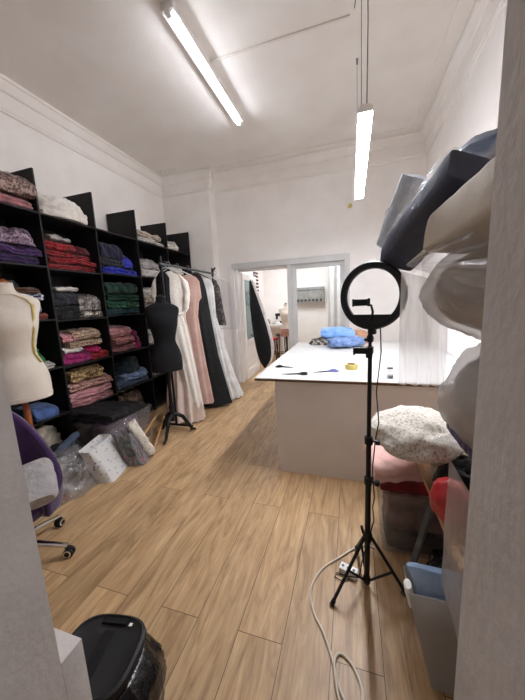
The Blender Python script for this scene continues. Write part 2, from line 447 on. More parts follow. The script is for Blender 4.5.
for y in (-.66, .67): MB().tube([(-.02, y, .03), (-.03, y, ZC-2.66-.05)], .0022, 6).build('suspension_wire', M['grey_metal'], t)
for y in (-.66, .67): MB().lathe([(.006, -.05), (.009, -.045), (.009, -.004), (.013, 0)], 10, (-.03, y, ZC-2.66)).build('ceiling_anchor', M['grey_metal'], t)
MB().tube([(.01, -.7, .03), (.012, -.7, .5), (.004, -.7, .9), (.02, -.7, ZC-2.66-.03), (.01, -.55, ZC-2.66-.012), (-.06, .12, ZC-2.66-.008)], .0035, 6).build('power_cord', M['grey_metal'], t)
tag(MB().box2((-1.36, 2.945, ZC-.014), (-.02, 2.965, ZC), .003).build('cable_duct', M['white_panel']), 'thin cable duct running across the ceiling between the two lights', 'cable duct')
t = thing('ceiling_panel_light', 'bright light on the ceiling of the next room', 'light', (-1.2, 7.2, 3.1))
MB().box2((-.62, -.62, -.03), (.62, .62, 0), .004).build('housing', M['white_plastic'], t)
MB().box2((-.59, -.59, -.036), (.59, .59, -.031)).build('diffuser', M['tube3'], t)

# ------------------------------------------------------------------ black shelving and fabrics
SF, SB = -2.90, -3.385
YD = [1.50, 2.20, 2.85, 3.55, 4.26, 4.955]
ZS = [.05, .505, 1.0, 1.495, 2.02, 2.53]
T = .018
sh = thing('open_shelving', 'tall black open shelving unit along the left wall, full of fabric', 'shelf', (SF, YD[0], 0))
sh_off = V((SF, YD[0], 0))
def part_box(name, m, parent, a, b, off, bev=.002):
    return MB().box2(V(a)-off, V(b)-off).build(name, m, parent, smooth=False, bev=bev)
for i, y in enumerate(YD):
    part_box('divider', M['black_board'], sh, (SB, y-T/2, 0), (SF, y+T/2, 2.925), sh_off)
CZ = {}
rs = random.Random(4)
for c in range(5):
    for k, z in enumerate(ZS):
        dz = [0, -.015, .0, .01, .012][c] if 0 < k < 5 else 0
        zz = z+dz; CZ[(c, k)] = zz+.001
        part_box('shelf_board', M['black_board'], sh, (SB, YD[c]+T/2, zz-T), (SF+.0, YD[c+1]-T/2, zz), sh_off)
part_box('back_panel', M['black_board'], sh, (SB-.006, YD[0], 0), (SB-.0005, YD[-1], ZS[-1]), sh_off)

FC = {  # fabric colours
 'red': (158, 18, 28), 'darkred': (84, 14, 24), 'purple': (84, 44, 112), 'plum': (104, 74, 108), 'violetdark': (58, 34, 84),
 'pink': (198, 134, 138), 'dusty': (178, 120, 122), 'rose': (214, 150, 152), 'magenta': (160, 24, 104), 'fuchsia': (186, 30, 96),
 'navy': (30, 32, 58), 'charcoal': (44, 44, 52), 'royal': (30, 44, 178), 'green': (22, 82, 56), 'dgreen': (18, 58, 44), 'teal': (18, 62, 66),
 'white': (214, 208, 200), 'cream': (200, 186, 166), 'greywhite': (176, 170, 166), 'beige': (168, 148, 128), 'rust': (140, 66, 50), 'brown': (106, 72, 50),
 'ltblue': (128, 150, 186), 'blue': (84, 110, 166), 'slate': (74, 86, 110), 'bluegrey': (136, 152, 164), 'black': (22, 21, 24), 'dteal': (34, 50, 58),
 'brightgreen': (40, 140, 60), 'grey': (120, 116, 114)}
def fm(k):
    if k in M: return M[k]
    c = FC[k]
    if k in ('royal', 'red', 'magenta', 'purple'): return cloth(k, c, tuple(v*.5 for v in c), .45, .7, 30)
    return cloth(k, c, tuple(v*.66 for v in c), .85, .7, 30)
M['sq_grey'] = sequin('grey_rose_sequins', (168, 142, 132), (92, 74, 70), 60)
M['sq_lav'] = sequin('lavender_sequins', (176, 152, 168), (84, 66, 84), 70)
M['sq_bw'] = sequin('black_white_sequins', (196, 184, 170), (16, 15, 15), 55)
M['sq_gold'] = sequin('gold_sequins', (190, 160, 110), (84, 60, 40), 70)
M['sq_pink'] = sequin('pale_pink_beaded', (206, 164, 150), (128, 84, 78), 80, .3)
M['sq_brown'] = sequin('brown_sequins', (126, 100, 82), (48, 38, 32), 60)
M['floral'] = sequin('beige_floral_lace', (186, 166, 140), (126, 92, 76), 70, 0, .8)
M['navyprint'] = sequin('navy_white_print', (206, 206, 210), (30, 40, 80), 38, 0, .8, .2)
M['lace'] = mat('white_lace', (222, 215, 201), .95, (172, 163, 148), 85, .15, 26, sheen=.3, detail=3, lo=.36, hi=.52)
M['silver'] = sequin('silver_net', (170, 160, 150), (40, 38, 38), 75)
M['puffy'] = mat('white_puffy', (236, 231, 223), .6, (216, 210, 200), 20, .6, 24)
M['greenseq'] = sequin('dark_green_lace', (30, 82, 62), (8, 30, 24), 45, .2, .5)

SEED = [10]; TOPS = {}
def shelf_item(c, k, col, label, h, d=.40, w=.54, y=0, z=0, x=0, layers=2, heap=False, amp=.02, name='folded_fabric', rot=0, sag=.25, freq=3, cat='fabric', group=None):
    SEED[0] += 1; group = group or 'fabrics on the black shelving'
    yc = (YD[c]+YD[c+1])/2+y; d = min(d, .42); xc = SF-.03-d/2+x*.5; zc = CZ[(c, k)]+z*1.05
    rr = random.Random(SEED[0]); w = min(w, .575); rot = rot or rr.uniform(-.05, .05)*(1 if w < .5 else .3); top = not heap and z+h > .999*TOPS.get((c, k), 0)
    TOPS[(c, k)] = max(TOPS.get((c, k), 0), z+h)
    if heap: b = heap_mb(d/2, w/2, h, SEED[0], .25, freq, power=.5)
    else: b = fold_mb(w, d, h, layers, SEED[0], amp, 0, sag, None if z+h > .2 else h*1.15)
    o = b.build(name, fm(col), None, (xc, yc, zc), rotz=rot)
    return tag(o, label, cat, group)
S = shelf_item
# column A (nearest), B, C, D, E; k = board index
S(0, 5, 'pink', 'pale pink folded fabric on top of the shelving, under the grey sequined one', .10, .44, .62, y=.02, x=.03, amp=.012)
S(0, 5, 'sq_grey', 'grey-brown sequined folded fabric on top of the shelving, nearest the ceiling edge', .19, .42, .62, z=.095, y=.03, x=.12, amp=.025, layers=1)
S(0, 4, 'violetdark', 'dark purple folded fabric at the bottom of the purple pile', .085, .42, .58, amp=.018)
S(0, 4, 'purple', 'bright purple satin fabric in the middle of the purple pile', .10, .42, .52, z=.08, y=.06, amp=.022, sag=.5)
S(0, 4, 'sq_lav', 'lavender-grey sequined fabric draped over the purple pile', .15, .44, .56, z=.165, y=-.01, x=.02, amp=.03, sag=.6)
S(0, 3, 'rust', 'rust red folded fabric behind the white dress form, bottom of its pile', .07, .40, .58)
S(0, 3, 'bluegrey', 'pale grey-blue rolled fabric beside the white dress form', .12, .40, .34, z=.066, y=.07, amp=.01, layers=1)
S(0, 3, 'navyprint', 'navy and white patterned fabric above the grey-blue roll', .07, .38, .46, z=.18, y=.05)
S(0, 3, 'brown', 'brown folded fabric near the top of the pile behind the white form', .055, .36, .50, z=.245)
S(0, 3, 'dteal', 'teal grey rolled fabric topmost behind the white dress form', .06, .32, .34, z=.297, y=-.1, layers=1)
S(0, 2, 'white', 'white folded cloth under the bright green heap beside the white dress form', .06, .38, .5, y=.02)
S(0, 2, 'brightgreen', 'bright green crumpled fabric beside the white dress form', .2, .36, .46, z=.055, heap=True, y=.03)
S(0, 1, 'blue', 'blue quilted fabric roll sticking out below the white dress form', .12, .5, .22, y=.13, x=.10, layers=1, amp=.01, rot=-.15)
S(0, 0, 'cream', 'crumpled cream fabric on the lowest shelf below the blue roll', .34, .46, .56, heap=True, x=.06, y=.03, freq=4)
S(1, 4, 'red', 'bright red folded fabric at the bottom of the red pile', .07, .42, .58)
S(1, 4, 'red', 'bright red folded fabric second from the bottom of the red pile', .065, .42, .56, z=.066)
S(1, 4, 'red', 'bright red folded fabric in the middle of the red pile', .065, .41, .50, z=.127, y=-.05)
S(1, 4, 'red', 'bright red folded fabric topmost of the red pile', .10, .40, .33, z=.188, y=-.12, layers=2)
S(1, 4, 'darkred', 'dark red crumpled fabric lying right of the topmost red fold', .09, .34, .28, z=.188, y=.14, heap=True)
S(1, 4, 'greywhite', 'small greyish white cloth on top of the red pile', .045, .22, .24, z=.285, y=-.13, layers=1)
S(1, 3, 'sq_bw', 'black and white sequined roll lowest right beside the black fabrics', .09, .40, .3, y=.14, layers=1)
S(1, 3, 'black', 'black folded fabric bottom left under the other black fabric', .15, .40, .3, y=-.15, layers=3)
S(1, 3, 'charcoal', 'charcoal folded fabric top left above the black fabric', .14, .40, .3, z=.146, y=-.15, layers=2)
S(1, 3, 'silver', 'thin silver sequined net draped above the black and white roll', .19, .38, .3, z=.086, y=.13, layers=2, amp=.02, sag=.5)
S(1, 3, 'white', 'thin white cloth lying on the charcoal fabric under the red shelf', .035, .25, .26, z=.285, y=-.14, layers=1)
S(1, 2, 'magenta', 'magenta folded fabric at the left bottom of the floral pile', .13, .42, .34, y=-.12, layers=2)
S(1, 2, 'red', 'red folded fabric right of the magenta one, below the floral fabrics', .09, .42, .24, y=.17, layers=2, x=.015)
S(1, 2, 'fuchsia', 'fuchsia crumpled fabric lying on the red fold under the floral pile', .08, .40, .26, z=.085, y=.14, heap=True)
S(1, 2, 'white', 'small white cloth wedged under the beige floral fabrics', .05, .30, .22, z=.124, y=-.16, layers=1, x=.02)
S(1, 2, 'floral', 'beige floral lace fold lowest of three above the magenta fabric', .08, .40, .44, z=.165, y=.02, amp=.018)
S(1, 2, 'pink', 'pink fold at the left between two beige floral fabrics', .09, .38, .22, z=.24, y=-.16)
S(1, 2, 'floral', 'beige floral lace fold topmost under the sequined shelf', .11, .38, .38, z=.24, y=.05, layers=3, amp=.02)
S(1, 1, 'dusty', 'dusty pink folded fabric at the bottom of the gold and pink pile', .09, .44, .56, x=.03)
S(1, 1, 'rose', 'rose pink folded fabric second in the gold and pink pile', .09, .44, .56, z=.085, x=.03)
S(1, 1, 'sq_pink', 'pale pink beaded fabric in the middle of the gold and pink pile', .11, .43, .56, z=.17, x=.03, amp=.02)
S(1, 1, 'sq_gold', 'gold sequined fabric on the left top of the gold and pink pile', .14, .42, .42, z=.275, y=-.05, x=.02, amp=.025, sag=.5)
tag(heap_mb(.24, .29, .23, 7, .2, 3.2, power=.45).build('plastic_wrapped_bundle', M['puffy'], None, (SF-.19, 2.53, ZS[5]+.001)), 'fluffy white bundle in a clear plastic bag on top of the shelving', 'bundle')
S(2, 4, 'royal', 'shiny royal blue fabric at the bottom of the blue pile', .10, .42, .60)
S(2, 4, 'charcoal', 'charcoal folded fabric at the left in the middle of the blue pile', .10, .42, .36, z=.096, y=-.11)
S(2, 4, 'royal', 'shiny royal blue crumpled fabric at the right of the blue pile', .17, .42, .32, z=.096, y=.15, heap=True, x=.03)
S(2, 4, 'navy', 'dark navy draped fabric topmost of the blue pile', .19, .40, .36, z=.19, y=-.11, layers=1, amp=.02, sag=.5)
S(2, 3, 'teal', 'dark teal folded fabric at the bottom of the green pile', .085, .42, .60)
S(2, 3, 'green', 'green folded fabric second from the bottom of the green pile', .10, .42, .58, z=.082)
S(2, 3, 'greenseq', 'dark green lace fabric third from the bottom of the green pile', .09, .41, .54, z=.178)
S(2, 3, 'dgreen', 'deep green fabric topmost of the green pile', .14, .40, .56, z=.264, amp=.02, layers=1)
S(2, 2, 'dusty', 'dusty pink folded fabric lowest of the pink pile below the green one', .10, .42, .42, y=-.08)
S(2, 2, 'pink', 'pink folded fabric in the middle of the pink pile below the green one', .10, .42, .40, z=.096, y=-.09)
S(2, 2, 'rose', 'rose folded fabric topmost of the pink pile below the green one', .13, .40, .36, z=.192, y=-.11, layers=3)
S(2, 2, 'magenta', 'magenta beaded fabric slumped at the right of the pink pile', .25, .36, .24, y=.17, heap=True)
S(2, 1, 'slate', 'slate blue fabric at the bottom of the mixed blue pile behind the dress stand', .08, .42, .58, amp=.02)
S(2, 1, 'ltblue', 'light blue denim-like fabric lying over the slate blue fabric', .10, .44, .46, z=.076, y=.05, amp=.025, x=.03)
S(2, 1, 'dteal', 'dark teal crumpled fabric topmost of the mixed blue pile', .2, .40, .52, z=.17, heap=True)
S(2, 0, 'sq_brown', 'brown sequined crumpled fabric on the lowest shelf behind the storage box', .36, .44, .56, heap=True, freq=4)
S(3, 5, 'white', 'white folded fabric under another on top of the shelving, fourth column', .085, .44, .60)
S(3, 5, 'cream', 'off-white folded fabric lying on a white one on top of the shelving', .085, .42, .54, z=.08, y=-.02, sag=.5)
S(3, 4, 'white', 'white folded fabric lowest on the upper shelf beside the rack post', .12, .42, .58)
S(3, 4, 'greywhite', 'greyish white crumpled fabric above the white fold near the rack post', .15, .40, .54, z=.115, heap=True)
S(3, 3, 'greywhite', 'greyish white folded fabric behind the black dress form, lower one', .13, .42, .58)
S(3, 3, 'cream', 'cream folded fabric behind the black dress form, second up', .12, .42, .56, z=.125)
S(3, 3, 'white', 'white crumpled fabric topmost behind the black dress form', .12, .40, .5, z=.24, heap=True)
S(3, 2, 'white', 'white folded fabric glimpsed behind the black dress form shoulder', .2, .42, .58, layers=3)
S(3, 1, 'greywhite', 'greyish white folded fabric low behind the black dress form', .2, .42, .58, layers=3)
S(4, 5, 'white', 'white soft bundle on top of the shelving, farthest column', .17, .40, .44, heap=True, y=-.06)
S(4, 4, 'greywhite', 'greyish white folded fabric below the farthest white bundle', .11, .42, .58)
S(4, 4, 'white', 'white crumpled fabric on the grey fold behind the hangers', .15, .40, .5, z=.105, heap=True)

# ------------------------------------------------------------------ dress forms
def body_rings(prof, n=32, e=.92):
    """prof: (z, half width, half depth, offset y)"""
    R = []
    for z, wx, wy, oy in prof:
        R.append([V((wx*sup(2*PI*k/n, e), oy+wy*sus(2*PI*k/n, e), z)) for k in range(n)])
    return R
def smooth_prof(P, sub=5):
    out = []
    for i in range(len(P)-1):
        p0 = P[max(i-1, 0)]; p1 = P[i]; p2 = P[i+1]; p3 = P[min(i+2, len(P)-1)]
        for s in range(sub):
            t = s/sub
            out.append(tuple(.5*(2*b+(c-a)*t+(2*a-5*b+4*c-d)*t*t+(3*b-a-3*c+d)*t**3) for a, b, c, d in zip(p0, p1, p2, p3)))
    out.append(P[-1]); return out
FORM = [(.0, .172, .118, 0), (.04, .178, .125, 0), (.15, .178, .128, 0), (.24, .158, .115, 0), (.34, .122, .095, .0), (.43, .132, .104, -.005),
        (.54, .158, .125, -.018), (.62, .170, .118, -.012), (.69, .190, .088, 0), (.74, .182, .074, .004), (.775, .125, .066, .008), (.80, .066, .058, .01), (.86, .052, .052, .012)]
M['form_cream'] = mat('cream_jersey', (226, 216, 202), .9, (218, 207, 192), 6, .1, 120)
M['form_black'] = mat('black_jersey', (24, 23, 25), .92, (18, 17, 19), 6, .1, 120)
M['tape'] = mat('yellow_measuring_tape', (192, 168, 84), .6, (170, 146, 66), 30)
def dress_form(loc, rotz, label, m, standmat, foot_r, sc=1, zb=.83, wooden=False):
    t = thing('dress_form', label, 'dress form', loc, rotz)
    P = [(zb+z*sc, a*sc, b*sc, o*sc) for z, a, b, o in FORM]
    MB().loft(body_rings(smooth_prof(P))).build('torso', m, t)
    MB().lathe([(.054*sc, 0), (.05*sc, .008), (.02, .018), (.012, .03), (.001, .034)], 20, (0, .012*sc, zb+.861*sc)).build('neck_cap', standmat, t)
    if wooden:
        MB().lathe([(.021, .33), (.022, .4), (.024, .6), (.024, zb-.06), (.02, zb-.055), (.02, zb)], 16).build('post', standmat, t)
    else:
        MB().lathe([(.018, .18), (.03, .2), (.022, .25), (.03, .32), (.034, .36), (.024, .4), (.02, .6), (.024, .7), (.032, zb-.03), (.03, zb)], 16).build('post', standmat, t)
    for k in range(3):
        a = k*2*PI/3-(1.12 if wooden else 0)
        b = MB()
        ca, sa = math.cos(a), math.sin(a)
        if wooden:
            b.tube([(ca*.01, sa*.01, .42), (ca*foot_r*.5, sa*foot_r*.5, .22), (ca*foot_r, sa*foot_r, .02)], [.022, .022, .02], 10)
        else:
            pts = [(.0, .26), (.06, .26), (.12, .22), (.17, .13), (.22, .04), (.265, .02)]
            b.tube([(ca*r*foot_r/.265, sa*r*foot_r/.265, z) for r, z in pts], [.024, .026, .024, .021, .018, .014], 12)
        b.build('leg', standmat, t)
    return t
wf = dress_form((-2.56, 1.57, 0), math.radians(-32+180-180), 'cream dress form with a yellow measuring tape round its neck', M['form_cream'], M['wood_orange'], .30, 1.08, .87, True)
wf.rotation_euler[2] = math.radians(58)
# hem band and tape
MB().loft(body_rings([(.865, .185, .126, 0), (.87, .192, .135, 0), (.905, .1965, .139, 0), (.909, .185, .13, 0)])).build('hem_band', M['form_cream'], wf)
def ribbon(pts, wv, width, name, m, parent, solid=.002):
    wv = V(wv)
    return MB().grid([[V(p)-wv*width/2, V(p)+wv*width/2] for p in pts]).build(name, m, parent, solid=solid)
# tape hanging from the neck down the front (local -y is front after rotation; camera sees +x/-y side)
tp = []
SP = smooth_prof(FORM, 8)
for a, zz in ((-2.2, .80), (-1.9, .775), (-1.2, .775), (-.95, .74), (-.8, .70), (-.72, .62), (-.68, .52), (-.68, .42), (-.6, .34), (-.5, .27)):
    i = min(range(len(SP)), key=lambda q: abs(SP[q][0]-zz))
    wx, wy, oy = SP[i][1:]
    tp.append((wx*1.08*sup(a, .92)*1.02, oy*1.08+wy*1.08*sus(a, .92)*1.03, .87+1.08*zz))
ribbon(tp, (.6, .8, 0), .022, 'measuring_tape', M['tape'], wf)
dress_form((-2.09, 2.84, 0), math.radians(40), 'black dress form on a black turned three-legged stand', M['form_black'], M['black_plastic'], .265, 1.0, .82)

# ------------------------------------------------------------------ garment rack and clothes
RX = -2.17
rk = thing('garment_rack', 'black metal garment rack crowded with hanging dresses', 'clothes rack', (RX, 3.65, 0))
ro = V((RX, 3.65, 0))
for y in (3.02, 4.36):
    MB().tube([(0, y-3.65, .05), (0, y-3.65, 2.16)], .016, 12).build('post', M['black_metal'], rk)
    MB().tube([(-.24, y-3.65, .05), (.24, y-3.65, .05)], .014, 10).build('foot_bar', M['black_metal'], rk)
    for x in (-.22, .22): MB().lathe([(.001, 0), (.02, .004), (.022, .02), (.012, .04)], 12, (x, y-3.65, .0)).build('caster', M['black_plastic'], rk)
MB().tube([(0, -.66, 2.075), (0, .74, 2.075)], .015, 12).build('hanging_rail', M['grey_metal'], rk)
MB().tube([(0, .71, 2.075), (.0, .74, 2.12), (0.02, .78, 2.17)], .014, 10).build('end_hook', M['black_metal'], rk)

def garment_mb(prof, n=64, pleats=9, seed=0, hemwave=.0):
    """prof: (z, half width x, half depth y, cx, cy, pleat amplitude)"""
    R = []
    for z, wx, wy, cx, cy, pa in prof:
        ring = []
        for k in range(n):
            a = 2*PI*k/n
            f = 1+pa*math.sin(pleats*a+seed+1.2*math.sin(2*a+seed))+pa*.6*noise.noise(V((math.cos(a)*3, math.sin(a)*3, z*1.2+seed)))
            ring.append(V((cx+wx*f*sup(a, .9), cy+wy*f*sus(a, .9), z+hemwave*math.sin(3*a+seed)*pa)))
        R.append(ring)
    return MB().loft(R)
def hanger(y, label, m, cx=0, w=.2, z=2.075):
    t = thing('clothes_hanger', label, 'hanger', (RX+cx, y, z))
    MB().tube([(0, 0, -.03), (0, 0, -.005)]+[(.022*math.sin(a), 0, .0+.0-.0+.022*(1-math.cos(a))-.004) for a in (0.3, .9, 1.5, 2.1, 2.7, 3.3, 3.9)], .003, 6).build('hook', M['chrome'], t)
    MB().tube([(-w, 0, -.125), (-w*.5, 0, -.075), (-.02, 0, -.035), (0, 0, -.03), (.02, 0, -.035), (w*.5, 0, -.075), (w, 0, -.125)], .007, 8).build('shoulder_bar', m, t)
    return t
M['tulle'] = mat('blush_tulle', (222, 202, 188), .85, (210, 188, 174), 8, .4, 40, sheen=.3)
M['cream_dress'] = mat('cream_chiffon', (236, 229, 218), .8, (226, 218, 206), 7, .4, 35, sheen=.3)
M['pink_dress'] = mat('dusty_pink_crepe', (200, 168, 156), .85, (186, 152, 140), 7, .4, 35)
M['bag_black'] = mat('black_nonwoven_bag', (26, 25, 26), .7, (18, 18, 19), 12, .5, 20)
M['wedding'] = mat('white_satin_tulle', (240, 238, 235), .6, (212, 210, 206), 7, .4, 30, sheen=.3)
M['black_floral'] = sequin('black_floral_lace', (120, 112, 110), (30, 28, 30), 60, .0, .8)
hz = 2.0
hanger(3.10, 'first hanger on the rack beside the near post, holding the black top', M['white_plastic'])
t = garment_mb([(hz, .02, .02, 0, 0, 0), (1.97, .05, .035, 0, 0, .02), (1.92, .08, .05, 0, 0, .02), (1.7, .09, .05, -.02, 0, .05), (1.45, .09, .05, -.02, 0, .08), (1.25, .1, .055, -.02, 0, .1)], 48, 6, 2).build('hanging_garment', M['form_black'], None, (RX-.05, 3.10, 0), rotz=.5)
tag(t, 'black garment hanging first on the rack behind the black dress form', 'garment')
hanger(3.17, 'white hanger carrying the cream gown with puffed sleeves', M['white_plastic'])
t = thing('hanging_gown', 'cream chiffon gown with sheer puffed sleeves hanging on the rack', 'dress', (RX, 3.17, 0), .5)
garment_mb([(hz, .02, .02, 0, 0, 0), (1.965, .08, .035, 0, 0, .02), (1.9, .15, .05, 0, 0, .02), (1.72, .145, .06, .01, 0, .06), (1.5, .10, .055, .02, 0, .05), (1.44, .095, .05, .02, 0, .05), (1.3, .11, .055, .04, 0, .08), (.9, .095, .055, .10, .01, .1), (.5, .09, .055, .15, .02, .11), (.24, .09, .055, .18, .03, .12), (.2, .09, .055, .18, .03, .12)], 72, 7, 4, .08).build('gown_body', M['cream_dress'], t)
MB().tube([(-.085, -.03, 1.475), (-.03, -.062, 1.47), (.03, -.066, 1.468), (.09, -.05, 1.47), (.12, -.02, 1.475)], .016, 10).build('sash', M['wedding'], t)
for sx in (-1, 1):
    b = MB(); b.tube(spline([(sx*.12, 0, 1.93), (sx*.165, -.015, 1.87), (sx*.19, -.025, 1.78), (sx*.185, -.03, 1.68), (sx*.17, -.025, 1.58), (sx*.15, -.02, 1.50)], 4), [.022+.022*math.sin(PI*(i+1)/23) for i in range(21)], 16)
    b.noise(.014, 16, sx+3).noise(.006, 45, sx).build('sleeve', M['cream_dress'], t)
hanger(3.36, 'white hanger carrying the long blush tulle gown', M['white_plastic'])
t = garment_mb([(hz, .02, .02, 0, 0, 0), (1.96, .05, .035, 0, 0, .02), (1.9, .08, .045, 0, 0, .02), (1.6, .08, .05, -.02, 0, .04), (1.38, .08, .05, -.03, 0, .05), (1.2, .11, .055, -.04, -.02, .1), (.8, .16, .08, -.05, -.06, .14), (.4, .2, .1, -.05, -.09, .16), (.12, .22, .115, -.05, -.11, .18), (.03, .23, .12, -.05, -.12, .18)], 96, 13, 1, .05).build('hanging_gown', M['tulle'], None, (RX, 3.36, 0), rotz=.45)
tag(t, 'long blush beige tulle gown hanging to the floor behind the black dress form', 'dress')
hanger(3.62, 'hanger carrying the dusty pink dress', M['black_plastic'])
t = garment_mb([(hz, .03, .02, 0, 0, 0), (1.96, .1, .04, 0, 0, .02), (1.9, .15, .055, -.01, 0, .02), (1.68, .16, .06, -.01, 0, .05), (1.62, .12, .06, -.01, 0, .05), (1.42, .09, .05, -.01, 0, .06), (1.1, .10, .055, .0, 0, .1), (.7, .12, .06, .02, 0, .12), (.3, .135, .065, .05, 0, .13), (.12, .14, .065, .06, 0, .14)], 64, 8, 6, .05).build('hanging_dress', M['pink_dress'], None, (RX, 3.62, 0), rotz=.5)
tag(t, 'dusty pink long dress between the cream gown and the black garment bag', 'dress')
hanger(3.82, 'hanger inside the top of the black garment bag on the rack', M['black_plastic'])
t = thing('garment_bag', 'long black garment bag hanging on the rack beside the white wedding gown', 'garment bag', (RX, 3.80, 0), .55)
garment_mb([(2.03, .03, .02, 0, 0, 0), (2.0, .08, .04, 0, 0, .02), (1.93, .11, .06, 0.0, 0, .02), (1.8, .14, .07, .0, 0, .03), (1.3, .17, .075, .02, 0, .05), (.8, .205, .075, .05, 0, .05), (.3, .25, .08, .11, 0, .05), (.04, .27, .085, .14, -.04, .05)], 56, 5, 3).build('bag_body', M['bag_black'], t)
MB().tube([(.03, -.066, 1.98), (.03, -.078, 1.6), (.04, -.082, 1.2), (.08, -.088, .8), (.12, -.088, .3)], .005, 6).build('zip', M['black_plastic'], t)
hanger(4.08, 'hanger carrying the white wedding gown', M['white_plastic'])
t = garment_mb([(1.98, .03, .02, 0, 0, 0), (1.93, .11, .03, 0, 0, .02), (1.85, .13, .05, 0, 0, .03), (1.6, .12, .06, .02, 0, .04), (1.38, .10, .055, .03, .02, .05), (1.2, .13, .07, .05, .04, .06), (.8, .17, .11, .08, .08, .07), (.4, .22, .16, .11, .14, .08), (.12, .27, .2, .14, .2, .09), (.02, .29, .22, .15, .22, .09)], 80, 12, 8, .04).build('hanging_gown', M['wedding'], None, (RX, 4.08, 0), rotz=.2)
tag(t, 'white wedding gown with a wide hem sweeping the floor near the doorway', 'dress')
hanger(4.46, 'hanger with the black floral garment at the far end of the rack', M['white_plastic'])
t = garment_mb([(1.98, .03, .02, 0, 0, 0), (1.93, .05, .03, 0, 0, .02), (1.86, .065, .04, .02, 0, .03), (1.5, .07, .04, .06, 0, .05), (1.3, .07, .04, .09, 0, .06), (1.22, .07, .04, .1, 0, .06)], 48, 7, 9, .05).build('hanging_dress', M['black_floral'], None, (RX-.04, 4.50, 0))
tag(t, 'black floral lace garment hanging farthest on the rack', 'dress')
t = garment_mb([(2.0, .03, .02, 0, 0, 0), (1.95, .12, .04, 0.04, 0, .05), (1.85, .18, .05, .06, .0, .1), (1.5, .19, .05, .08, .02, .12), (1.3, .19, .05, .1, .02, .14), (1.15, .19, .05, .1, .02, .14)], 48, 7, 12, .1).build('garment_cover', M['film_thin'], None, (RX, 4.55, 0))
tag(t, 'clear crinkled plastic cover hanging at the far end of the rack', 'plastic cover')

# ------------------------------------------------------------------ floor things on the left
# clear storage box with a black garment bag lying over it
def open_box(size, wall, taper, m, name, parent, rim=0, bev=.004):
    sx, sy, sz = size
    def rect(k, z, r=.03):
        out = []; hx, hy = sx/2*k, sy/2*k
        hx, hy = sx/2-(1-k)*.5*min(sx, sy), sy/2-(1-k)*.5*min(sx, sy)
        for cx, cy, a0 in ((hx-r, hy-r, 0), (-hx+r, hy-r, PI/2), (-hx+r, -hy+r, PI), (hx-r, -hy+r, 1.5*PI)):
            for q in range(5): out.append(V((cx+r*math.cos(a0+q*PI/8), cy+r*math.sin(a0+q*PI/8), z)))
        return out
    def inset(z, d, k):
        return [V((p.x*(1-2*d/sx), p.y*(1-2*d/sy), z)) for p in rect(k, z)]
    R = [rect(taper, .001), rect(taper+(1-taper)*.5, sz*.5), rect(1, sz-.03)]
    if rim: R += [[V((p.x*(1+2*rim/sx), p.y*(1+2*rim/sy), sz-.03)) for p in rect(1, 0)], [V((p.x*(1+2*rim/sx), p.y*(1+2*rim/sy), sz)) for p in rect(1, 0)]]
    else: R += [rect(1, sz)]
    R += [inset(sz, wall, 1), inset(sz*.5, wall, taper+(1-taper)*.5), inset(.006, wall, taper)]
    return MB().loft(R).build(name, m, parent)
t = thing('storage_box', 'clear plastic storage box with purple contents in front of the shelving', 'storage box', (-2.57, 2.46, 0))
open_box((.46, .66, .40), .004, .9, M['box_plastic'], 'tub', t, .012)
o = heap_mb(.19, .28, .37, 31, .12, 3, power=.3).build('folded_fabric', cloth('lilac', (150, 118, 158)), None, (-2.57, 2.46, .012)); tag(o, 'purple fabric filling the clear storage box on the left', 'fabric')
b = fold_mb(.60, .50, .09, 1, 77, .02, 0, .5)
o = b.build('garment_bag', M['bag_black'], None, (-2.60, 2.40, .405)); tag(o, 'black garment bag lying folded over the clear storage box', 'garment bag')
o.rotation_euler = (math.radians(-8), math.radians(3), math.radians(8))
# floor-standing tote and colourful bag
M['tote'] = sequin('white_tote_print', (196, 194, 190), (190, 186, 182), 40, 0, .8, .1)
def tote_material():
    m = bpy.data.materials.new('printed_tote_canvas'); m.use_nodes = True; nt = m.node_tree; b = nt.nodes['Principled BSDF']; b.inputs['Roughness'].default_value = .7
    tc = nt.nodes.new('ShaderNodeTexCoord'); v = nt.nodes.new('ShaderNodeTexVoronoi'); v.inputs['Scale'].default_value = 27
    nt.links.new(tc.outputs['Object'], v.inputs['Vector'])
    r = nt.nodes.new('ShaderNodeValToRGB'); r.color_ramp.interpolation = 'CONSTANT'
    r.color_ramp.elements[0].color = (0, 0, 0, 1); r.color_ramp.elements[1].position = .2; r.color_ramp.elements[1].color = (1, 1, 1, 1)
    nt.links.new(v.outputs['Distance'], r.inputs[0])
    hs = nt.nodes.new('ShaderNodeMixRGB'); hs.blend_type = 'MULTIPLY'; hs.inputs[0].default_value = 1; hs.inputs[1].default_value = (.30, .34, .38, 1)
    nt.links.new(v.outputs['Color'], hs.inputs[2])
    mx = nt.nodes.new('ShaderNodeMixRGB'); mx.inputs[2].default_value = (*lin((206, 204, 200)), 1)
    nt.links.new(r.outputs[0], mx.inputs[0]); nt.links.new(hs.outputs[0], mx.inputs[1]); nt.links.new(mx.outputs[0], b.inputs['Base Color'])
    return m
M['tote'] = tote_material()
t = thing('shopping_bag', 'white shopping bag with a small speckled print leaning by the storage box', 'bag', (-2.20, 2.00, 0), math.radians(17))
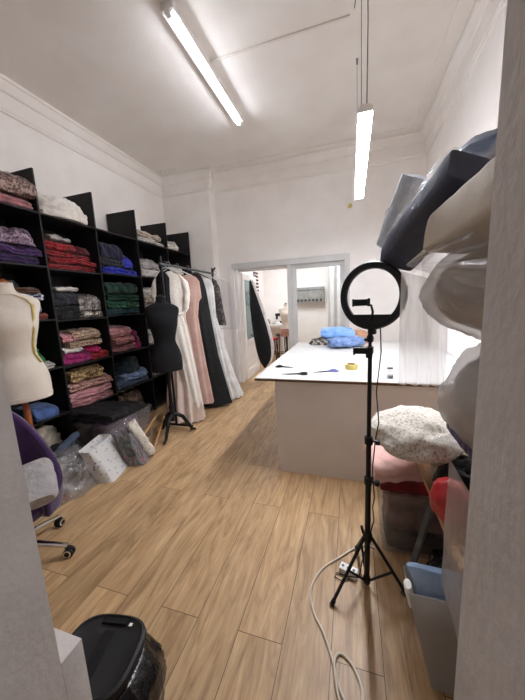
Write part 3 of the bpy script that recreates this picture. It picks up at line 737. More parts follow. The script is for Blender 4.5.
def bag_mb(w, d, h, lean, seed, amp=.012, n=40):
    R = []
    for i in range(15):
        z = h*i/14; k = 1-.25*(i/14)
        R.append([V((d/2*k*sup(2*PI*q/n, .35)-lean*z, w/2*sus(2*PI*q/n, .35)*(1+.03*i/14), z))+noise.noise_vector(V((math.cos(2*PI*q/n)*2, math.sin(2*PI*q/n)*2, z*8+seed)))*amp*min(1, i/3) for q in range(n)])
    # open top: fold inside
    R.append([V((p.x*.9-lean*h*.1, p.y*.96, p.z-.005)) for p in R[-1]])
    R.append([V((p.x*.85, p.y*.92, h*.75)) for p in R[-1]])
    return MB().loft(R)
bag_mb(.36, .17, .315, .45, 3).build('bag_body', M['tote'], t)
t = thing('scrap_bag', 'clear bag stuffed with magenta, green and cream scraps beside the white bag', 'bag', (-2.10, 2.26, 0), math.radians(20))
def stripes():
    m = bpy.data.materials.new('striped_scraps'); m.use_nodes = True; nt = m.node_tree; b = nt.nodes['Principled BSDF']; b.inputs['Roughness'].default_value = .7
    tc = nt.nodes.new('ShaderNodeTexCoord'); n = nt.nodes.new('ShaderNodeTexWave'); n.inputs['Scale'].default_value = 4.5; n.inputs['Distortion'].default_value = 5; n.bands_direction = 'Y'
    nt.links.new(tc.outputs['Object'], n.inputs['Vector'])
    r = nt.nodes.new('ShaderNodeValToRGB'); e = r.color_ramp.elements
    e[0].color = (*lin((30, 36, 40)), 1); e[1].color = (*lin((70, 84, 90)), 1)
    for p, c in ((.3, (70, 120, 108)), (.48, (200, 50, 100)), (.62, (74, 54, 74)), (.78, (120, 136, 138))):
        x = e.new(p); x.color = (*lin(c), 1)
    nt.links.new(n.outputs['Fac'], r.inputs[0]); nt.links.new(r.outputs[0], b.inputs['Base Color']); return m
M['stripes'] = stripes(); M['film_bag'] = film('crinkled_clear_bag', (228, 228, 228), .86, .08, .2, .9, 22)
bag_mb(.25, .16, .33, .35, 9, .03).build('striped_fabric', M['stripes'], t)
bolt_mb((.07, .07, .04), (-.07, .03, .40), .14, .10, .3, 6, .03).build('cream_fabric', M['lace'], t)
MB().loft([[V((p.x*1.12, p.y*1.12, p.z*1.06)) for p in r] for r in [[V((.085*sup(2*PI*q/30, .5)-.35*z+.005, .14*sus(2*PI*q/30, .5), z)) for q in range(30)] for z in (.0, .1, .2, .3, .4)]]).noise(.012, 12, 2, 0.001).build('clear_bag', M['film_bag'], t)
# crinkled clear plastic bag
o = heap_mb(.26, .30, .30, 44, .35, 3.2).build('plastic_bag', M['shiny_film'], None, (-2.47, 1.70, .001)); tag(o, 'crumpled clear plastic bag on the floor left of the white shopping bag', 'bag')
o = heap_mb(.15, .18, .16, 45, .3, 3.2).build('folded_fabric', M['greywhite'], None, (-2.52, 1.70, .002)); tag(o, 'greyish white cloth inside the crumpled clear plastic bag', 'fabric')
# slipper-shaped blue roll and dark bag
o = bolt_mb((-2.62, 2.02, .36), (-2.60, 1.76, .26), .10, .06, .3, 3, .008, .9, ends=.4).build('fabric_roll', fm('slate'), None); tag(o, 'narrow slate blue fabric roll poking out above the clear plastic bag', 'fabric')
o = heap_mb(.16, .2, .29, 52, .2, 3).build('dark_bag', fm('black'), None, (-2.70, 1.93, .001)); tag(o, 'black crumpled bag under the slate blue roll', 'bag')
# wooden sticks
for i, (p, q, lab) in enumerate([((-2.30, 2.83, .26), (-2.12, 2.34, .22), 'upper of two wooden sticks leaning by the storage box'), ((-2.32, 2.98, .17), (-2.02, 2.33, .018), 'lower of two wooden sticks, its end on the floor')]):
    o = MB().tube([p, q], .016, 10).build('wooden_stick', M['wood']); tag(o, lab, 'stick')

# ------------------------------------------------------------------ office chair
M['chair_purple'] = mat('purple_velvet', (62, 34, 80), .95, (48, 25, 62), 6, .25, 60, sheen=.4)
M['cushion_grey'] = mat('grey_quilted_cotton', (172, 168, 166), .9, (156, 152, 150), 20, .5, 30)
ch = thing('office_chair', 'purple upholstered tub swivel chair on a chrome star base', 'chair', (-2.02, 1.03, 0))
for k in range(5):
    a = math.radians(24+72*k); ca, sa = math.cos(a), math.sin(a)
    l = MB().tube([(ca*.03, sa*.03, .13), (ca*.15, sa*.15, .115), (ca*.31, sa*.31, .075)], [.022, .019, .014], 10).build('base_leg', M['chrome'], ch)
    c = MB()
    for sg in (-1, 1):
        ax = Matrix.Rotation(a, 3, 'Z') @ Matrix.Rotation(PI/2, 3, 'X')
        c.lathe([(.001, -.01), (.028, -.010), (.031, -.006), (.031, .006), (.028, .010), (.001, .01)], 18, V((ca*.31-sa*sg*.014, sa*.31+ca*sg*.014, .027)), ax)
    c.box((ca*.31, sa*.31, .05), (.03, .03, .03), None, .006)
    cs = c.build('caster', M['black_plastic'], ch)
    for sg in (-1, 1):
        ax = Matrix.Rotation(a, 3, 'Z') @ Matrix.Rotation(PI/2, 3, 'X')
        ring_mb(.025, .016, .002, ax.to_4x4(), (ca*.31-sa*sg*.0255+sa*.001, sa*.31+ca*sg*.0255-ca*.001, .031), 16).build('chrome_rim', M['chrome'], cs)
MB().tube([(0, 0, .12), (0, 0, .36)], .028, 14).build('gas_lift', M['chrome'], ch)
b = MB(); R = []
for z, k in ((.34, .82), (.345, .92), (.38, .97), (.41, .95), (.42, .88)):
    R.append([V((.26*k*math.cos(2*PI*q/36), .26*k*math.sin(2*PI*q/36), z)) for q in range(36)])
b.loft(R).build('seat', M['chair_purple'], ch)
# tub wall: high at the back, running down into the arms
P = []
for j in range(15):
    s = j/14; row = []
    for i in range(49):
        ph = math.radians(-140+280*i/48); a = math.radians(150)+ph
        h = .10+.52*((1+math.cos(ph))/2)**3.4
        z = .34+h*s; rr = .262+.03*s*((1+math.cos(ph))/2)
        row.append(V((rr*math.cos(a), rr*math.sin(a), z)))
    P.append(row)
MB().grid(P).build('tub_back', M['chair_purple'], ch, solid=.045)
o = bolt_mb((-1.95, 1.12, .60), (-1.74, .98, .475), .30, .10, .15, 8, .008, .5); o = o.build('cushion', M['cushion_grey']); tag(o, 'pale grey quilted cushion lying on the purple swivel chair', 'cushion')

# ------------------------------------------------------------------ bin in the foreground
M['bin_lid'] = mat('black_bin_lid', (34, 33, 33), .55, (28, 27, 27), 9, .05, 40)
M['bin_liner'] = mat('shiny_black_liner', (12, 12, 13), .18, (9, 9, 10), 9, .7, 14, spec=.6)
bn = thing('pedal_bin', 'black lidded bin with a shiny black liner in the foreground', 'bin', (-.865, .612, 0), math.radians(10))
bn.scale = (1.16, .74, .93)
def dsec(k, z, n=40, ex=.62, dx=0, dy=0): return [V((.118*k*sup(2*PI*q/n, ex)+dx, .165*k*sus(2*PI*q/n, ex)+dy, z)) for q in range(n)]
MB().loft([dsec(.8, .001), dsec(.82, .02), dsec(.95, .32), dsec(.96, .335)]).build('body', M['black_plastic'], bn)
MB().loft([dsec(1.02, .33), dsec(1.07, .335), dsec(1.09, .352), dsec(1.07, .366), dsec(1.0, .372), dsec(.97, .366), dsec(.92, .362), dsec(.5, .363)]).build('lid', M['bin_lid'], bn)
MB().box2((-.02, -.10, .363), (.02, .10, .367), .0015).build('lid_ridge', M['black_plastic'], bn)
MB().box2((-.045, .125, .366), (.045, .155, .374), .003).build('lid_grip', M['black_plastic'], bn)
MB().box2((.055, .12, .371), (.065, .135, .3735)).build('lid_mark', M['white_plastic'], bn, smooth=False)
R = []
for i in range(20):
    z = .335-.30*i/19; n = 64; ring = []
    k = 1.0+.10*math.sin(min(1, i/6)*PI/2)+.10*math.sin(PI*min(1, i/17))
    for q in range(n):
        a = 2*PI*q/n
        f = k+.2*(.5-abs(noise.noise(V((math.cos(a)*2.2, math.sin(a)*2.2, z*5)))))*min(1, i/4)
        ring.append(V((.121*f*sup(a, .7)+.03*min(1, i/5)*max(0, math.cos(a)), .166*f*sus(a, .7), z+.01*noise.noise(V((a*2, z*9, 1))))))
    R.append(ring)
MB().loft(R, cap=False).build('liner', M['bin_liner'], bn, solid=.002)

# ------------------------------------------------------------------ cutting table
TZ = .895
tb = thing('cutting_table', 'large white cutting table with a solid front panel', 'table', (-.1, 3.5, 0)); to = V((-.1, 3.5, 0))
part_box('tabletop', M['white_lam'], tb, (-.835, 2.36, TZ-.006), (1.05, 4.62, TZ), to, .001)
part_box('top_core', M['edge_brown'], tb, (-.833, 2.362, TZ-.026), (1.048, 4.618, TZ-.006), to, 0)
# front panel, its lower corner chipped
b = MB(); zs = [0, .05, .09, .12, .16, .2, .3, TZ-.027]; xs = [-.628, -.622, -.640, -.632, -.646, -.648, -.65, -.65]
for y in (2.385, 2.403):
    pass
ringA = [V((x, 2.385, z))-to for x, z in zip(xs, zs)]+[V((1.03, 2.385, TZ-.027))-to, V((1.03, 2.385, 0))-to]
ringB = [p+V((0, .018, 0)) for p in ringA]
b.loft([ringA, ringB]).build('front_panel', M['white_panel'], tb, smooth=False)
part_box('side_panel', M['white_panel'], tb, (-.645, 2.404, 0), (-.627, 4.50, TZ-.027), to)
part_box('side_panel', M['white_panel'], tb, (1.01, 2.404, 0), (1.028, 4.50, TZ-.027), to)
part_box('rear_panel', M['white_panel'], tb, (-.626, 4.482, 0), (1.009, 4.50, TZ-.027), to)

# things on the table
M['fab_blue'] = mat('pale_blue_satin', (138, 178, 226), .5, (104, 146, 204), 7, .4, 14)
M['fab_jacq'] = mat('blue_ruched_cotton', (124, 148, 190), .8, (84, 108, 152), 22, .9, 22)
o = bolt_mb((-.30, 4.05, .965), (.16, 4.22, .975), .30, .13, 0, 12, .018, .75, ends=.6).noise(.01, 22, 4).build('folded_fabric', M['fab_jacq']); tag(o, 'blue ruched fabric in a long roll on the cutting table', 'fabric')
o = heap_mb(.25, .13, .10, 62, .2, 3).build('folded_fabric', sequin('dark_print', (170, 160, 150), (34, 34, 38), 34, 0, .8, .2), None, (-.38, 4.44, TZ+.001)); tag(o, 'dark patterned fabric at the left of the blue fabrics on the table', 'fabric')
o = fold_mb(.24, .62, .11, 2, 66, .014).build('folded_fabric', fm('greywhite'), None, (-.13, 4.46, TZ+.001)); tag(o, 'greyish folded fabric under the pale blue satin on the table', 'fabric')
o = fold_mb(.24, .48, .13, 1, 64, .02, 0, .4).build('folded_fabric', M['fab_blue'], None, (-.2, 4.44, TZ+.108)); tag(o, 'pale blue satin topmost of the fabrics on the cutting table', 'fabric')
o = fold_mb(.10, .60, .20, 1, 67, .012, 0, .3).build('folded_fabric', mat('peach_trim', (196, 150, 120), .8), None, (-.02, 4.57, TZ+.001)); tag(o, 'peach fabric bundle behind the pale blue satin on the table', 'fabric')
def scissors(loc, rz, label, hm, sc=1.0):
    t = thing('scissors', label, 'scissors', (loc[0], loc[1], TZ+.001), rz)
    for s in (-1, 1):
        b = MB(); b.tube([(-.002, s*.004, .004), (.06*sc, s*.003, .004), (.13*sc, s*.001, .004)], [.007, .006, .0015], 6); b.build('blade', M['grey_metal'], t)
        c = V((-.075*sc, s*.026*sc, .006))
        b = MB(); b.tube([c+V((.032*sc*math.cos(k*PI/7), .018*sc*math.sin(k*PI/7), 0)) for k in range(14)], .0055, 8, True); b.tube([(-.045*sc, s*.02*sc, .006), (0, -s*.004, .006)], .006, 8); b.build('handle', hm, t)
    return t
M['purple_plastic'] = mat('violet_plastic', (112, 110, 168), .4)
scissors((-.66, 2.81), math.radians(-12), 'small black-handled scissors farther from the table edge', M['black_plastic'], .8)
scissors((-.49, 2.53), math.radians(190), 'black-handled scissors closest to the table edge', M['black_plastic'])
scissors((-.22, 2.66), math.radians(205), 'scissors with violet handles in the middle of the table', M['purple_plastic'])
t = thing('tape_roll', 'roll of yellow tape standing on the cutting table', 'tape', (.0, 2.80, TZ+.001), math.radians(20))
M['yellow_tape'] = mat('yellow_tape', (214, 198, 120), .4, (204, 186, 104), 20); M['card'] = mat('brown_card', (150, 120, 90), .8)
ring_mb(.06, .042, .048).build('tape', M['yellow_tape'], t); ring_mb(.0418, .039, .048).build('core', M['card'], t)
t = thing('pin_jar', 'small glass jar of dark pins near the front edge of the table', 'jar', (.305, 2.50, TZ+.001))
MB().lathe([(.001, 0), (.026, 0), (.028, .006), (.028, .06), (.022, .07), (.022, .078)], 18).build('glass_body', M['film'], t)
MB().lathe([(.001, .003), (.025, .003), (.025, .024), (.001, .026)], 16).build('dark_pins', M['black_plastic'], t)
MB().lathe([(.001, .079), (.024, .079), (.024, .09), (.001, .091)], 16).build('lid', M['grey_metal'], t)
for (x, y, a, lab) in ((.05, 2.62, .05, 'clear ruler lying farther back on the cutting table'), (.04, 2.49, .02, 'clear ruler near the front edge of the cutting table')):
    o = MB().box((0, 0, .0015), (.24, .025, .002)).build('ruler', M['box_plastic'], None, (x, y, TZ+.001), smooth=False, rotz=a); tag(o, lab, 'ruler')

# ------------------------------------------------------------------ ring light on tripod
tx, ty = .085, 1.43
rl = thing('ring_light', 'black ring light with phone clamps on a tall tripod', 'ring light', (tx, ty, 0))
MB().tube([(0, 0, .035), (0, 0, .62)], .0145, 14).build('lower_pole', M['black_metal'], rl)
MB().tube([(0, 0, .60), (0, 0, .84)], .0125, 14).build('middle_pole', M['black_metal'], rl)
MB().tube([(0, 0, .82), (0, 0, 1.30)], .0105, 14).build('upper_pole', M['black_metal'], rl)
for z in (.63, .85):
    b = MB(); b.lathe([(.014, -.02), (.020, -.018), (.021, .018), (.014, .024)], 14, (0, 0, z)); b.tube([(0, 0, z), (.035, -.02, z+.005)], .006, 8); b.lathe([(.003, -.012), (.013, -.01), (.013, .01), (.003, .012)], 10, (.04, -.022, z+.005)); b.build('clamp', M['black_plastic'], rl)
b = MB(); b.lathe([(.015, -.03), (.022, -.028), (.024, .01), (.017, .022)], 14, (0, 0, .31)); b.build('collar', M['black_plastic'], rl)
MB().lathe([(.001, .018), (.018, .02), (.02, .03), (.02, .055), (.014, .062)], 14).build('hub', M['black_plastic'], rl)
MB().tube([(-.03, 0, .36), (-.02, 0, .32)], .008, 8).build('leg_knob', M['black_plastic'], rl)
for k in range(3):
    a = math.radians(222+120*k); ca, sa = math.cos(a), math.sin(a)
    l = MB().tube([(ca*.02, sa*.02, .31), (ca*.235, sa*.235, .012)], .0085, 8).build('leg', M['black_metal'], rl)
    MB().tube([(ca*.222, sa*.222, .028), (ca*.24, sa*.24, .006)], .0115, 10).build('rubber_foot', M['black_plastic'], l)
    MB().tube([(ca*.015, sa*.015, .042), (ca*.125, sa*.125, .155)], .0065, 8).build('brace', M['black_metal'], rl)
hd = MB(); hd.lathe([(.011, 1.29), (.016, 1.295), (.016, 1.325), (.008, 1.33), (.008, 1.345), (.015, 1.35), (.017, 1.37), (.010, 1.385), (.012, 1.40)], 14)
hd.box((-.012, 0, 1.36), (.03, .02, .015), None, .003); hd.build('ball_head', M['black_plastic'], rl)
rz = Matrix.Rotation(math.radians(-26), 4, 'Z') @ Matrix.Rotation(PI/2, 4, 'X')
zc = 1.562
R = []
nn = 56
prof = [(.125, -.012), (.151, -.012), (.155, -.006), (.155, .008), (.150, .014), (.127, .014), (.123, .008), (.122, -.006)]
for k in range(nn):
    a = 2*PI*k/nn; d = V((math.cos(a), math.sin(a), 0))
    R.append([rz.to_3x3() @ (d*r+V((0, 0, z)))+V((0.004, 0, zc)) for r, z in prof])
MB().loft(R, closed=True).build('ring', M['black_plastic'], rl)
b = MB()
R = []
for z in (-.011, .013):
    pts = [(.126*math.cos(a), .126*math.sin(a)) for a in [math.radians(q) for q in range(222, 319, 8)]]
    R.append([rz.to_3x3() @ V((x, y, z))+V((.004, 0, zc)) for x, y in pts])
b.loft(R); b.build('ring_base', M['black_plastic'], rl)
MB().lathe([(.016, 0), (.02, .005), (.02, .03), (.014, .034)], 12, (.008, 0, 1.385)).build('mount', M['black_plastic'], rl)
MB().tube([(.0, -.015, 1.45), (.008, -.03, 1.49), (0.0, -.04, 1.52), (-.03, -.045, 1.535)], .0055, 8).build('gooseneck', M['black_plastic'], rl)
def clamp(c, name='phone_clamp'):
    b = MB(); b.box(c, (.075, .02, .03), None, .004); b.box((c[0]-.033, c[1]-.012, c[2]), (.009, .03, .034), None, .003); b.box((c[0]+.033, c[1]-.012, c[2]), (.012, .03, .036), None, .003)
    return b.build(name, M['black_plastic'], rl)
clamp((-.045, -.045, 1.535)); clamp((-.04, -.02, 1.31))
b = MB(); b.box((-.005, -.012, 1.30), (.03, .03, .05), None, .005); b.build('clamp_block', M['black_plastic'], rl)
# its thin lead
MB().tube([(.045, .02, 1.425), (.05, .01, 1.3), (.032, .01, 1.1), (.045, .0, .95), (.03, 0, .85), (.018, -.015, .7), (.03, -.02, .55), (.022, -.02, .5), (.03, -.015, .42), (.01, -.02, .33), (-.02, -.02, .2), (-.04, -.01, .05), (-.10, .02, .008), (-.16, .03, .008), (-.17, .0, .008), (-.13, -.015, .008), (-.09, .01, .008)], .0032, 6).build('lead', M['black_plastic'], rl)

# extension cord on the floor
M['cord_white'] = mat('white_cord', (214, 202, 184), .5, (206, 192, 172), 8)
t = thing('extension_cord', 'white extension cord looping across the floor by the tripod', 'cord', (0, 0, 0))
z = .0065
MB().tube(spline([(.17, 1.68, z), (.10, 1.70, z), (.03, 1.66, z), (-.07, 1.56, z), (-.16, 1.46, z), (-.205, 1.33, z), (-.18, 1.22, z), (-.12, 1.13, z), (-.075, 1.04, z), (-.04, .95, z), (.0, .90, z), (.04, .915, z), (.045, .97, z), (.01, 1.04, z), (-.04, 1.07, z), (-.065, 1.03, .013), (-.05, .94, .013), (-.02, .87, z), (.01, .83, z), (.0, .78, z)]), .0055, 8).build('flex', M['cord_white'], t)
b = MB(); b.box((-.01, 1.475, .02), (.10, .05, .038), Matrix.Rotation(-.3, 3, 'Z'), .008); b.build('socket_block', M['white_plastic'], t)
for k in (-1, 0, 1): MB().lathe([(.001, .0385), (.008, .0385), (.008, .041), (.001, .0415)], 10, (-.012+k*.03, 1.475-k*.009, .0)).build('socket', M['grey_metal'], t)

# ------------------------------------------------------------------ right-hand side: bench, box, bundles
bt = thing('work_bench', 'low wooden bench on splayed grey metal legs along the right wall', 'bench', (.65, 1.4, 0)); bo = V((.65, 1.4, 0))
part_box('bench_top', M['woodx'], bt, (.35, .97, .625), (1.0, 2.15, .65), bo, .003)
MB().tube([V((.38, 1.40, .625))-bo, V((.27, 1.43, .0))-bo], .017, 4).build('leg', M['grey_metal'], bt, smooth=False)
MB().tube([V((.95, 1.40, .625))-bo, V((.99, 1.43, .0))-bo], .017, 4).build('leg', M['grey_metal'], bt, smooth=False)
MB().tube([V((.40, 2.10, .625))-bo, V((.40, 2.13, .0))-bo], .017, 4).build('leg', M['grey_metal'], bt, smooth=False)
MB().tube([V((.95, 2.10, .625))-bo, V((.99, 2.13, .0))-bo], .017, 4).build('leg', M['grey_metal'], bt, smooth=False)
# storage box with fabrics
t = thing('storage_box', 'clear plastic storage box under the bench, topped with red and pink fabric', 'storage box', (.385, 1.84, 0))
open_box((.44, .36, .42), .004, .86, M['box_plastic'], 'tub', t, .014)
M['mauve'] = cloth('mauve_brown', (142, 110, 104), (84, 60, 58), .85, .5, 20)
M['pinkflat'] = cloth('soft_pink', (232, 192, 182), (214, 170, 160), .85, .3, 14, 5)
for zz, c, lab in ((.012, fm('charcoal'), 'dark folded fabric at the bottom of the clear box under the bench'), (.15, M['mauve'], 'mauve brown folded fabric in the middle of the clear box'), (.28, M['mauve'], 'mauve brown folded fabric near the top of the clear box')):
    o = fold_mb(.27, .35, .13, 2, int(zz*100)+3, .008).build('folded_fabric', c, None, (.385, 1.84, zz)); tag(o, lab, 'fabric')
o = fold_mb(.30, .42, .05, 2, 71, .01, 0, .3).build('folded_fabric', fm('red'), None, (.375, 1.82, .424)); tag(o, 'red folded fabric on the clear box, beneath the pink one', 'fabric')
o = fold_mb(.34, .30, .15, 2, 72, .012, 0, .2).build('folded_fabric', M['pinkflat'], None, (.285, 1.85, .468)); o.rotation_euler = (math.radians(6), math.radians(8), math.radians(-80)); tag(o, 'soft pink folded fabric on top of the red one by the tripod', 'fabric')
# lace bundle on the bench
o = blob_mb((.325, 1.60, .835), (.215, .24, .115), 5, .12, 2.0, 72, 44, .5).noise(.016, 9, 3).noise(.004, 26, 8, .652).build('lace_bundle', M['lace']); tag(o, 'big white lace bundle overhanging the edge of the bench', 'fabric')
o = bolt_mb((.36, 1.40, .80), (.55, 1.46, .84), .02, .22, .1, 4, .006).build('plastic_bag', M['shiny_film']); tag(o, 'shiny crinkled plastic hanging beside the white lace bundle', 'plastic')
o = heap_mb(.12, .13, .16, 81, .2, 3).build('folded_fabric', fm('black'), None, (.50, 1.40, .652)); tag(o, 'black crumpled fabric on the bench below the lace bundle', 'fabric')
M['red_bag'] = mat('red_plastic_bag', (164, 34, 40), .3, (166, 24, 30), 6, .3, 10, spec=.5)
o = blob_mb((.385, 1.20, .735), (.075, .085, .085), 7, .15, 2.5, 30, 20, .2).noise(.008, 15, 2, .652).build('plastic_bag', M['red_bag']); tag(o, 'small stuffed red plastic bag at the near corner of the bench', 'bag')
# black bag lying beside the box on the floor
o = heap_mb(.12, .10, .22, 91, .25, 3).build('plastic_bag', M['bin_liner'], None, (.50, 1.50, .001)); tag(o, 'black shiny bag on the floor behind the grey bin', 'bag')
# grey bin with pale blue packet
t = thing('waste_bin', 'tapered grey plastic bin holding a pale blue packet, beside the doorway', 'bin', (.385, 1.135, 0))
R = []
def brect(x0, x1, y0, y1, z): return [V((x-.385, y-1.135, z)) for x, y in ((x0, y0), (x1, y0), (x1, y1), (x0, y1))]
MB().loft([brect(.31, .46, 1.05, 1.165, .001), brect(.213, .56, 1.05, 1.175, .42), brect(.217, .556, 1.054, 1.171, .42), brect(.314, .456, 1.054, 1.161, .005)]).build('tub', M['bin_plastic'], t, smooth=False, bev=.004)
M['packet'] = mat('pale_blue_wrapped_cloth', (182, 204, 230), .18, (146, 176, 214), 9, .6, 12, spec=.6)
R = []
for i in range(19):
    q = i/18; z = .06+.405*q
    x0, x1, yc, hy = .335+(.222-.335)*q, .445+(.53-.445)*q, 1.092+.045*q, .02+.004*math.sin(q*PI)
    if i in (0, 18): hy *= .6
    R.append([V(((x0+x1)/2+(x1-x0)/2*sup(2*PI*k/40, .3), yc+hy*sus(2*PI*k/40, .5), z)) for k in range(40)])
o = MB().loft(R).noise(.005, 22, 3).build('fabric_packet', M['packet']); tag(o, 'pale blue fabric packet in shiny plastic standing in the grey bin', 'packet')
o = bolt_mb((.216, 1.085, .425), (.232, 1.085, .33), .05, .03, 0, 5, .01, .8).build('plastic_bag', M['white_plastic']); tag(o, 'white plastic bag corner hanging over the rim of the grey bin', 'bag')

# upper storage rack hidden behind the bundles
sr = thing('storage_rack', 'grey metal rack along the right wall carrying bundles and bolts', 'rack', (.75, 1.1, 0)); so = V((.75, 1.1, 0))
for x in (.52, 1.02):
    for y in (.50, .94): part_box('post', M['grey_metal'], sr, (x-.015, y-.015, 0), (x+.015, y+.015, 1.70), so)
part_box('rack_shelf', M['woodx'], sr, (.5, 1.062, 1.66), (1.04, 1.75, 1.68), so)
for zz in (1.0, 1.68): part_box('rack_shelf', M['woodx'], sr, (.45, .46, zz-.02), (1.04, 1.06, zz), so)

# plastic wrapped bundles
M['inner_white'] = cloth('white_inner', (196, 190, 184), (170, 164, 158), .9, .3, 12)
def bundle(c, r, seed, label, inner, band=None):
    t = thing('wrapped_bundle', label, 'bundle', (c[0], c[1], c[2]-r[2]))
    o0 = V((c[0], c[1], c[2]-r[2]))
    blob_mb(V(c)-o0, tuple(v*.86 for v in r), seed, .1, 2.0).build('cloth_inside', inner, t)
    blob_mb(V(c)-o0, r, seed+1, .12, 1.9, 64, 40, .75).build('plastic_wrap', M['film_milk'], t)
    return t
bundle((.50, 1.02, 1.205), (.20, .30, .19), 21, 'greyish bundle in milky plastic with purple cloth below it', M['inner_white'])
o = fold_mb(.5, .3, .10, 2, 73, .008).build('folded_fabric', fm('violetdark'), None, (.52, 1.0, 1.001)); tag(o, 'dark purple fabric under the lower plastic bundle', 'fabric')
bundle((.43, 1.08, 1.56), (.19, .26, .15), 25, 'greyish white bundle in milky plastic under the fabric bolts', M['inner_white'])
M['bolt_navy'] = mat('navy_cotton', (26, 34, 62), .85, (20, 27, 50), 5, .25, 18)
M['bolt_beige'] = mat('beige_cotton', (206, 198, 184), .85, (196, 187, 172), 4, .15, 14)
M['bolt_ltblue'] = mat('pale_blue_mesh', (206, 213, 219), .7, (184, 195, 206), 30, .4, 40)
def bolt(p0, p1, w, h, roll, seed, label, m, wrap=None, amp=.008, e=.45):
    t = thing('fabric_bolt', label, 'fabric bolt', p0); o0 = V(p0)
    bolt_mb(V((0, 0, 0)), V(p1)-o0, w, h, roll, seed, amp, e, ends=.96).build('cloth_roll', m, t)
    if wrap:
        d = (V(p1)-o0).normalized()
        bolt_mb(-d*.012, V(p1)-o0+d*.04, w*1.14, h*1.14, roll, seed+7, amp*1.6, e).build('plastic_wrap', wrap, t)
    return t
bolt((.35, 1.09, 1.925), (.195, 1.46, 1.73), .16, .12, .35, 3, 'dark navy fabric bolt in clear plastic pointing over the ring light', M['bolt_navy'], M['film_thin'], .007, .3)
bolt((.425, .66, 1.765), (.37, 1.15, 1.74), .28, .125, .12, 5, 'beige fabric bolt lying in front of the navy one', M['bolt_beige'], None, .004, .2)
bolt((.285, 1.60, 2.105), (.185, 1.74, 1.82), .11, .10, .2, 9, 'pale blue mesh bolt behind the navy bolt', M['bolt_ltblue'])
o = blob_mb((.445, 1.30, 2.035), (.085, .13, .05), 8, .2, 2.4, 36, 22, .3).build('wrapped_bundle', mat('pale_blue_in_plastic', (156, 172, 196), .2, (112, 130, 162), 12, .5, 12, spec=.6)); tag(o, 'pale blue bundle in plastic on top of the bolts near the ceiling', 'bundle')

# hanging clear sheet in front of the ring light
def sheet(x0, x1, y0, y1, zt, zb, folds, amp, name, m, label, seed=0, flare=0):
    P = []
    for i in range(31):
        s = i/30; row = []
        for j in range(41):
            u = j/40
            x = x0+(x1-x0)*u+flare*s*(u-.5); y = y0+(y1-y0)*u
            z_t = zt if not callable(zt) else zt(u)
            z_b = zb if not callable(zb) else zb(u)
            p = V((x, y+amp*(.3+s)*math.sin(folds*2*PI*u+seed+.8*math.sin(3*s)), z_t+(z_b-z_t)*s))
            row.append(p+noise.noise_vector(p*9+V((seed, 0, 0)))*amp*.4)
        P.append(row)
    return tag(MB().grid(P).build(name, m), label, 'plastic sheet')
sheet(.19, .36, 1.29, 1.27, lambda u: 1.655-.07*u, lambda u: 1.185, 4, .012, 'hanging_plastic_sheet', M['film_sheet'], 'clear plastic sheet hanging down over the right side of the ring light', 2)
sheet(.305, .30, 1.0, .76, 1.03, .55, 5, .010, 'hanging_plastic_film', M['film_sheet'], 'narrow wrinkled plastic film hanging beside the right door jamb', 5)
# gathered plastic running from the knot by the ring light back over the bolts
P = []
kn = V((.20, 1.285, 1.672)); A = [(.265, 1.20, 1.715), (.275, 1.05, 1.735), (.28, .85, 1.70), (.285, .74, 1.63), (.275, .74, 1.56)]
A = spline(A, 8)
for i in range(21):
    s_ = i/20
    P.append([kn.lerp(a, .04+.96*s_)+V((-.012*s_*math.sin(j*1.5), 0, .006*s_*math.sin(j*2.3))) for j, a in enumerate(A)])
tag(MB().grid(P).build('gathered_plastic', M['film_gather']), 'gathered clear plastic fanning from the top of the ring light over the beige bolt', 'plastic sheet')

# ------------------------------------------------------------------ door area and next room
t = thing('garment_bag', 'black garment bag with a white edge hanging from the open door leaf', 'garment bag', (-1.94, 5.55, 0))
prof = [(2.04, .008, .01, 0, 0), (1.95, .03, .03, .01, 0), (1.8, .065, .05, .035, 0), (1.5, .115, .06, .085, 0), (1.2, .15, .07, .14, 0), (.9, .175, .075, .19, 0), (.7, .175, .075, .22, 0), (.5, .15, .065, .235, 0), (.35, .10, .05, .235, 0), (.24, .02, .02, .225, 0)]
def lens(P, n=36, dx=0): return MB().loft([[V((cx+dx+wx*sup(2*PI*k/n, .9), cy+wy*sus(2*PI*k/n, .9), z)) for k in range(n)] for z, wx, wy, cx, cy in smooth_prof(P, 4)])
lens(prof).noise(.006, 9, 3).build('bag_body', M['bag_black'], t)
lens([(z*.985+.03, wx*.96, wy*.72, cx+.045, .012) for z, wx, wy, cx, cy in prof]).build('white_edge', M['wedding'], t)
MB().tube([(0, 0, 2.02), (0, .0, 2.10), (-.015, .0, 2.13), (-.06, .0, 2.16), (-.10, 0, 2.175)], .004, 6).build('hook', M['chrome'], t)
# wall cable and cap over the door
o = MB().tube(spline([(.50, YB-.006, 2.85), (.56, YB-.006, 2.95), (.64, YB-.006, 3.02), (.72, YB-.006, 3.06)]), .005, 6).build('wall_cable', M['grey_metal']); tag(o, 'thin dark cable curving up the back wall right of the hanging light', 'cable')
o = MB().lathe([(.001, .0), (.035, .0), (.035, .012), (.02, .018), (.001, .018)], 14, (-.03, YB, 3.06), Matrix.Rotation(PI/2, 3, 'X')).build('cord_cap', M['yellow_tape']); tag(o, 'small yellowish cap on the back wall below the hanging light', 'wall fitting')
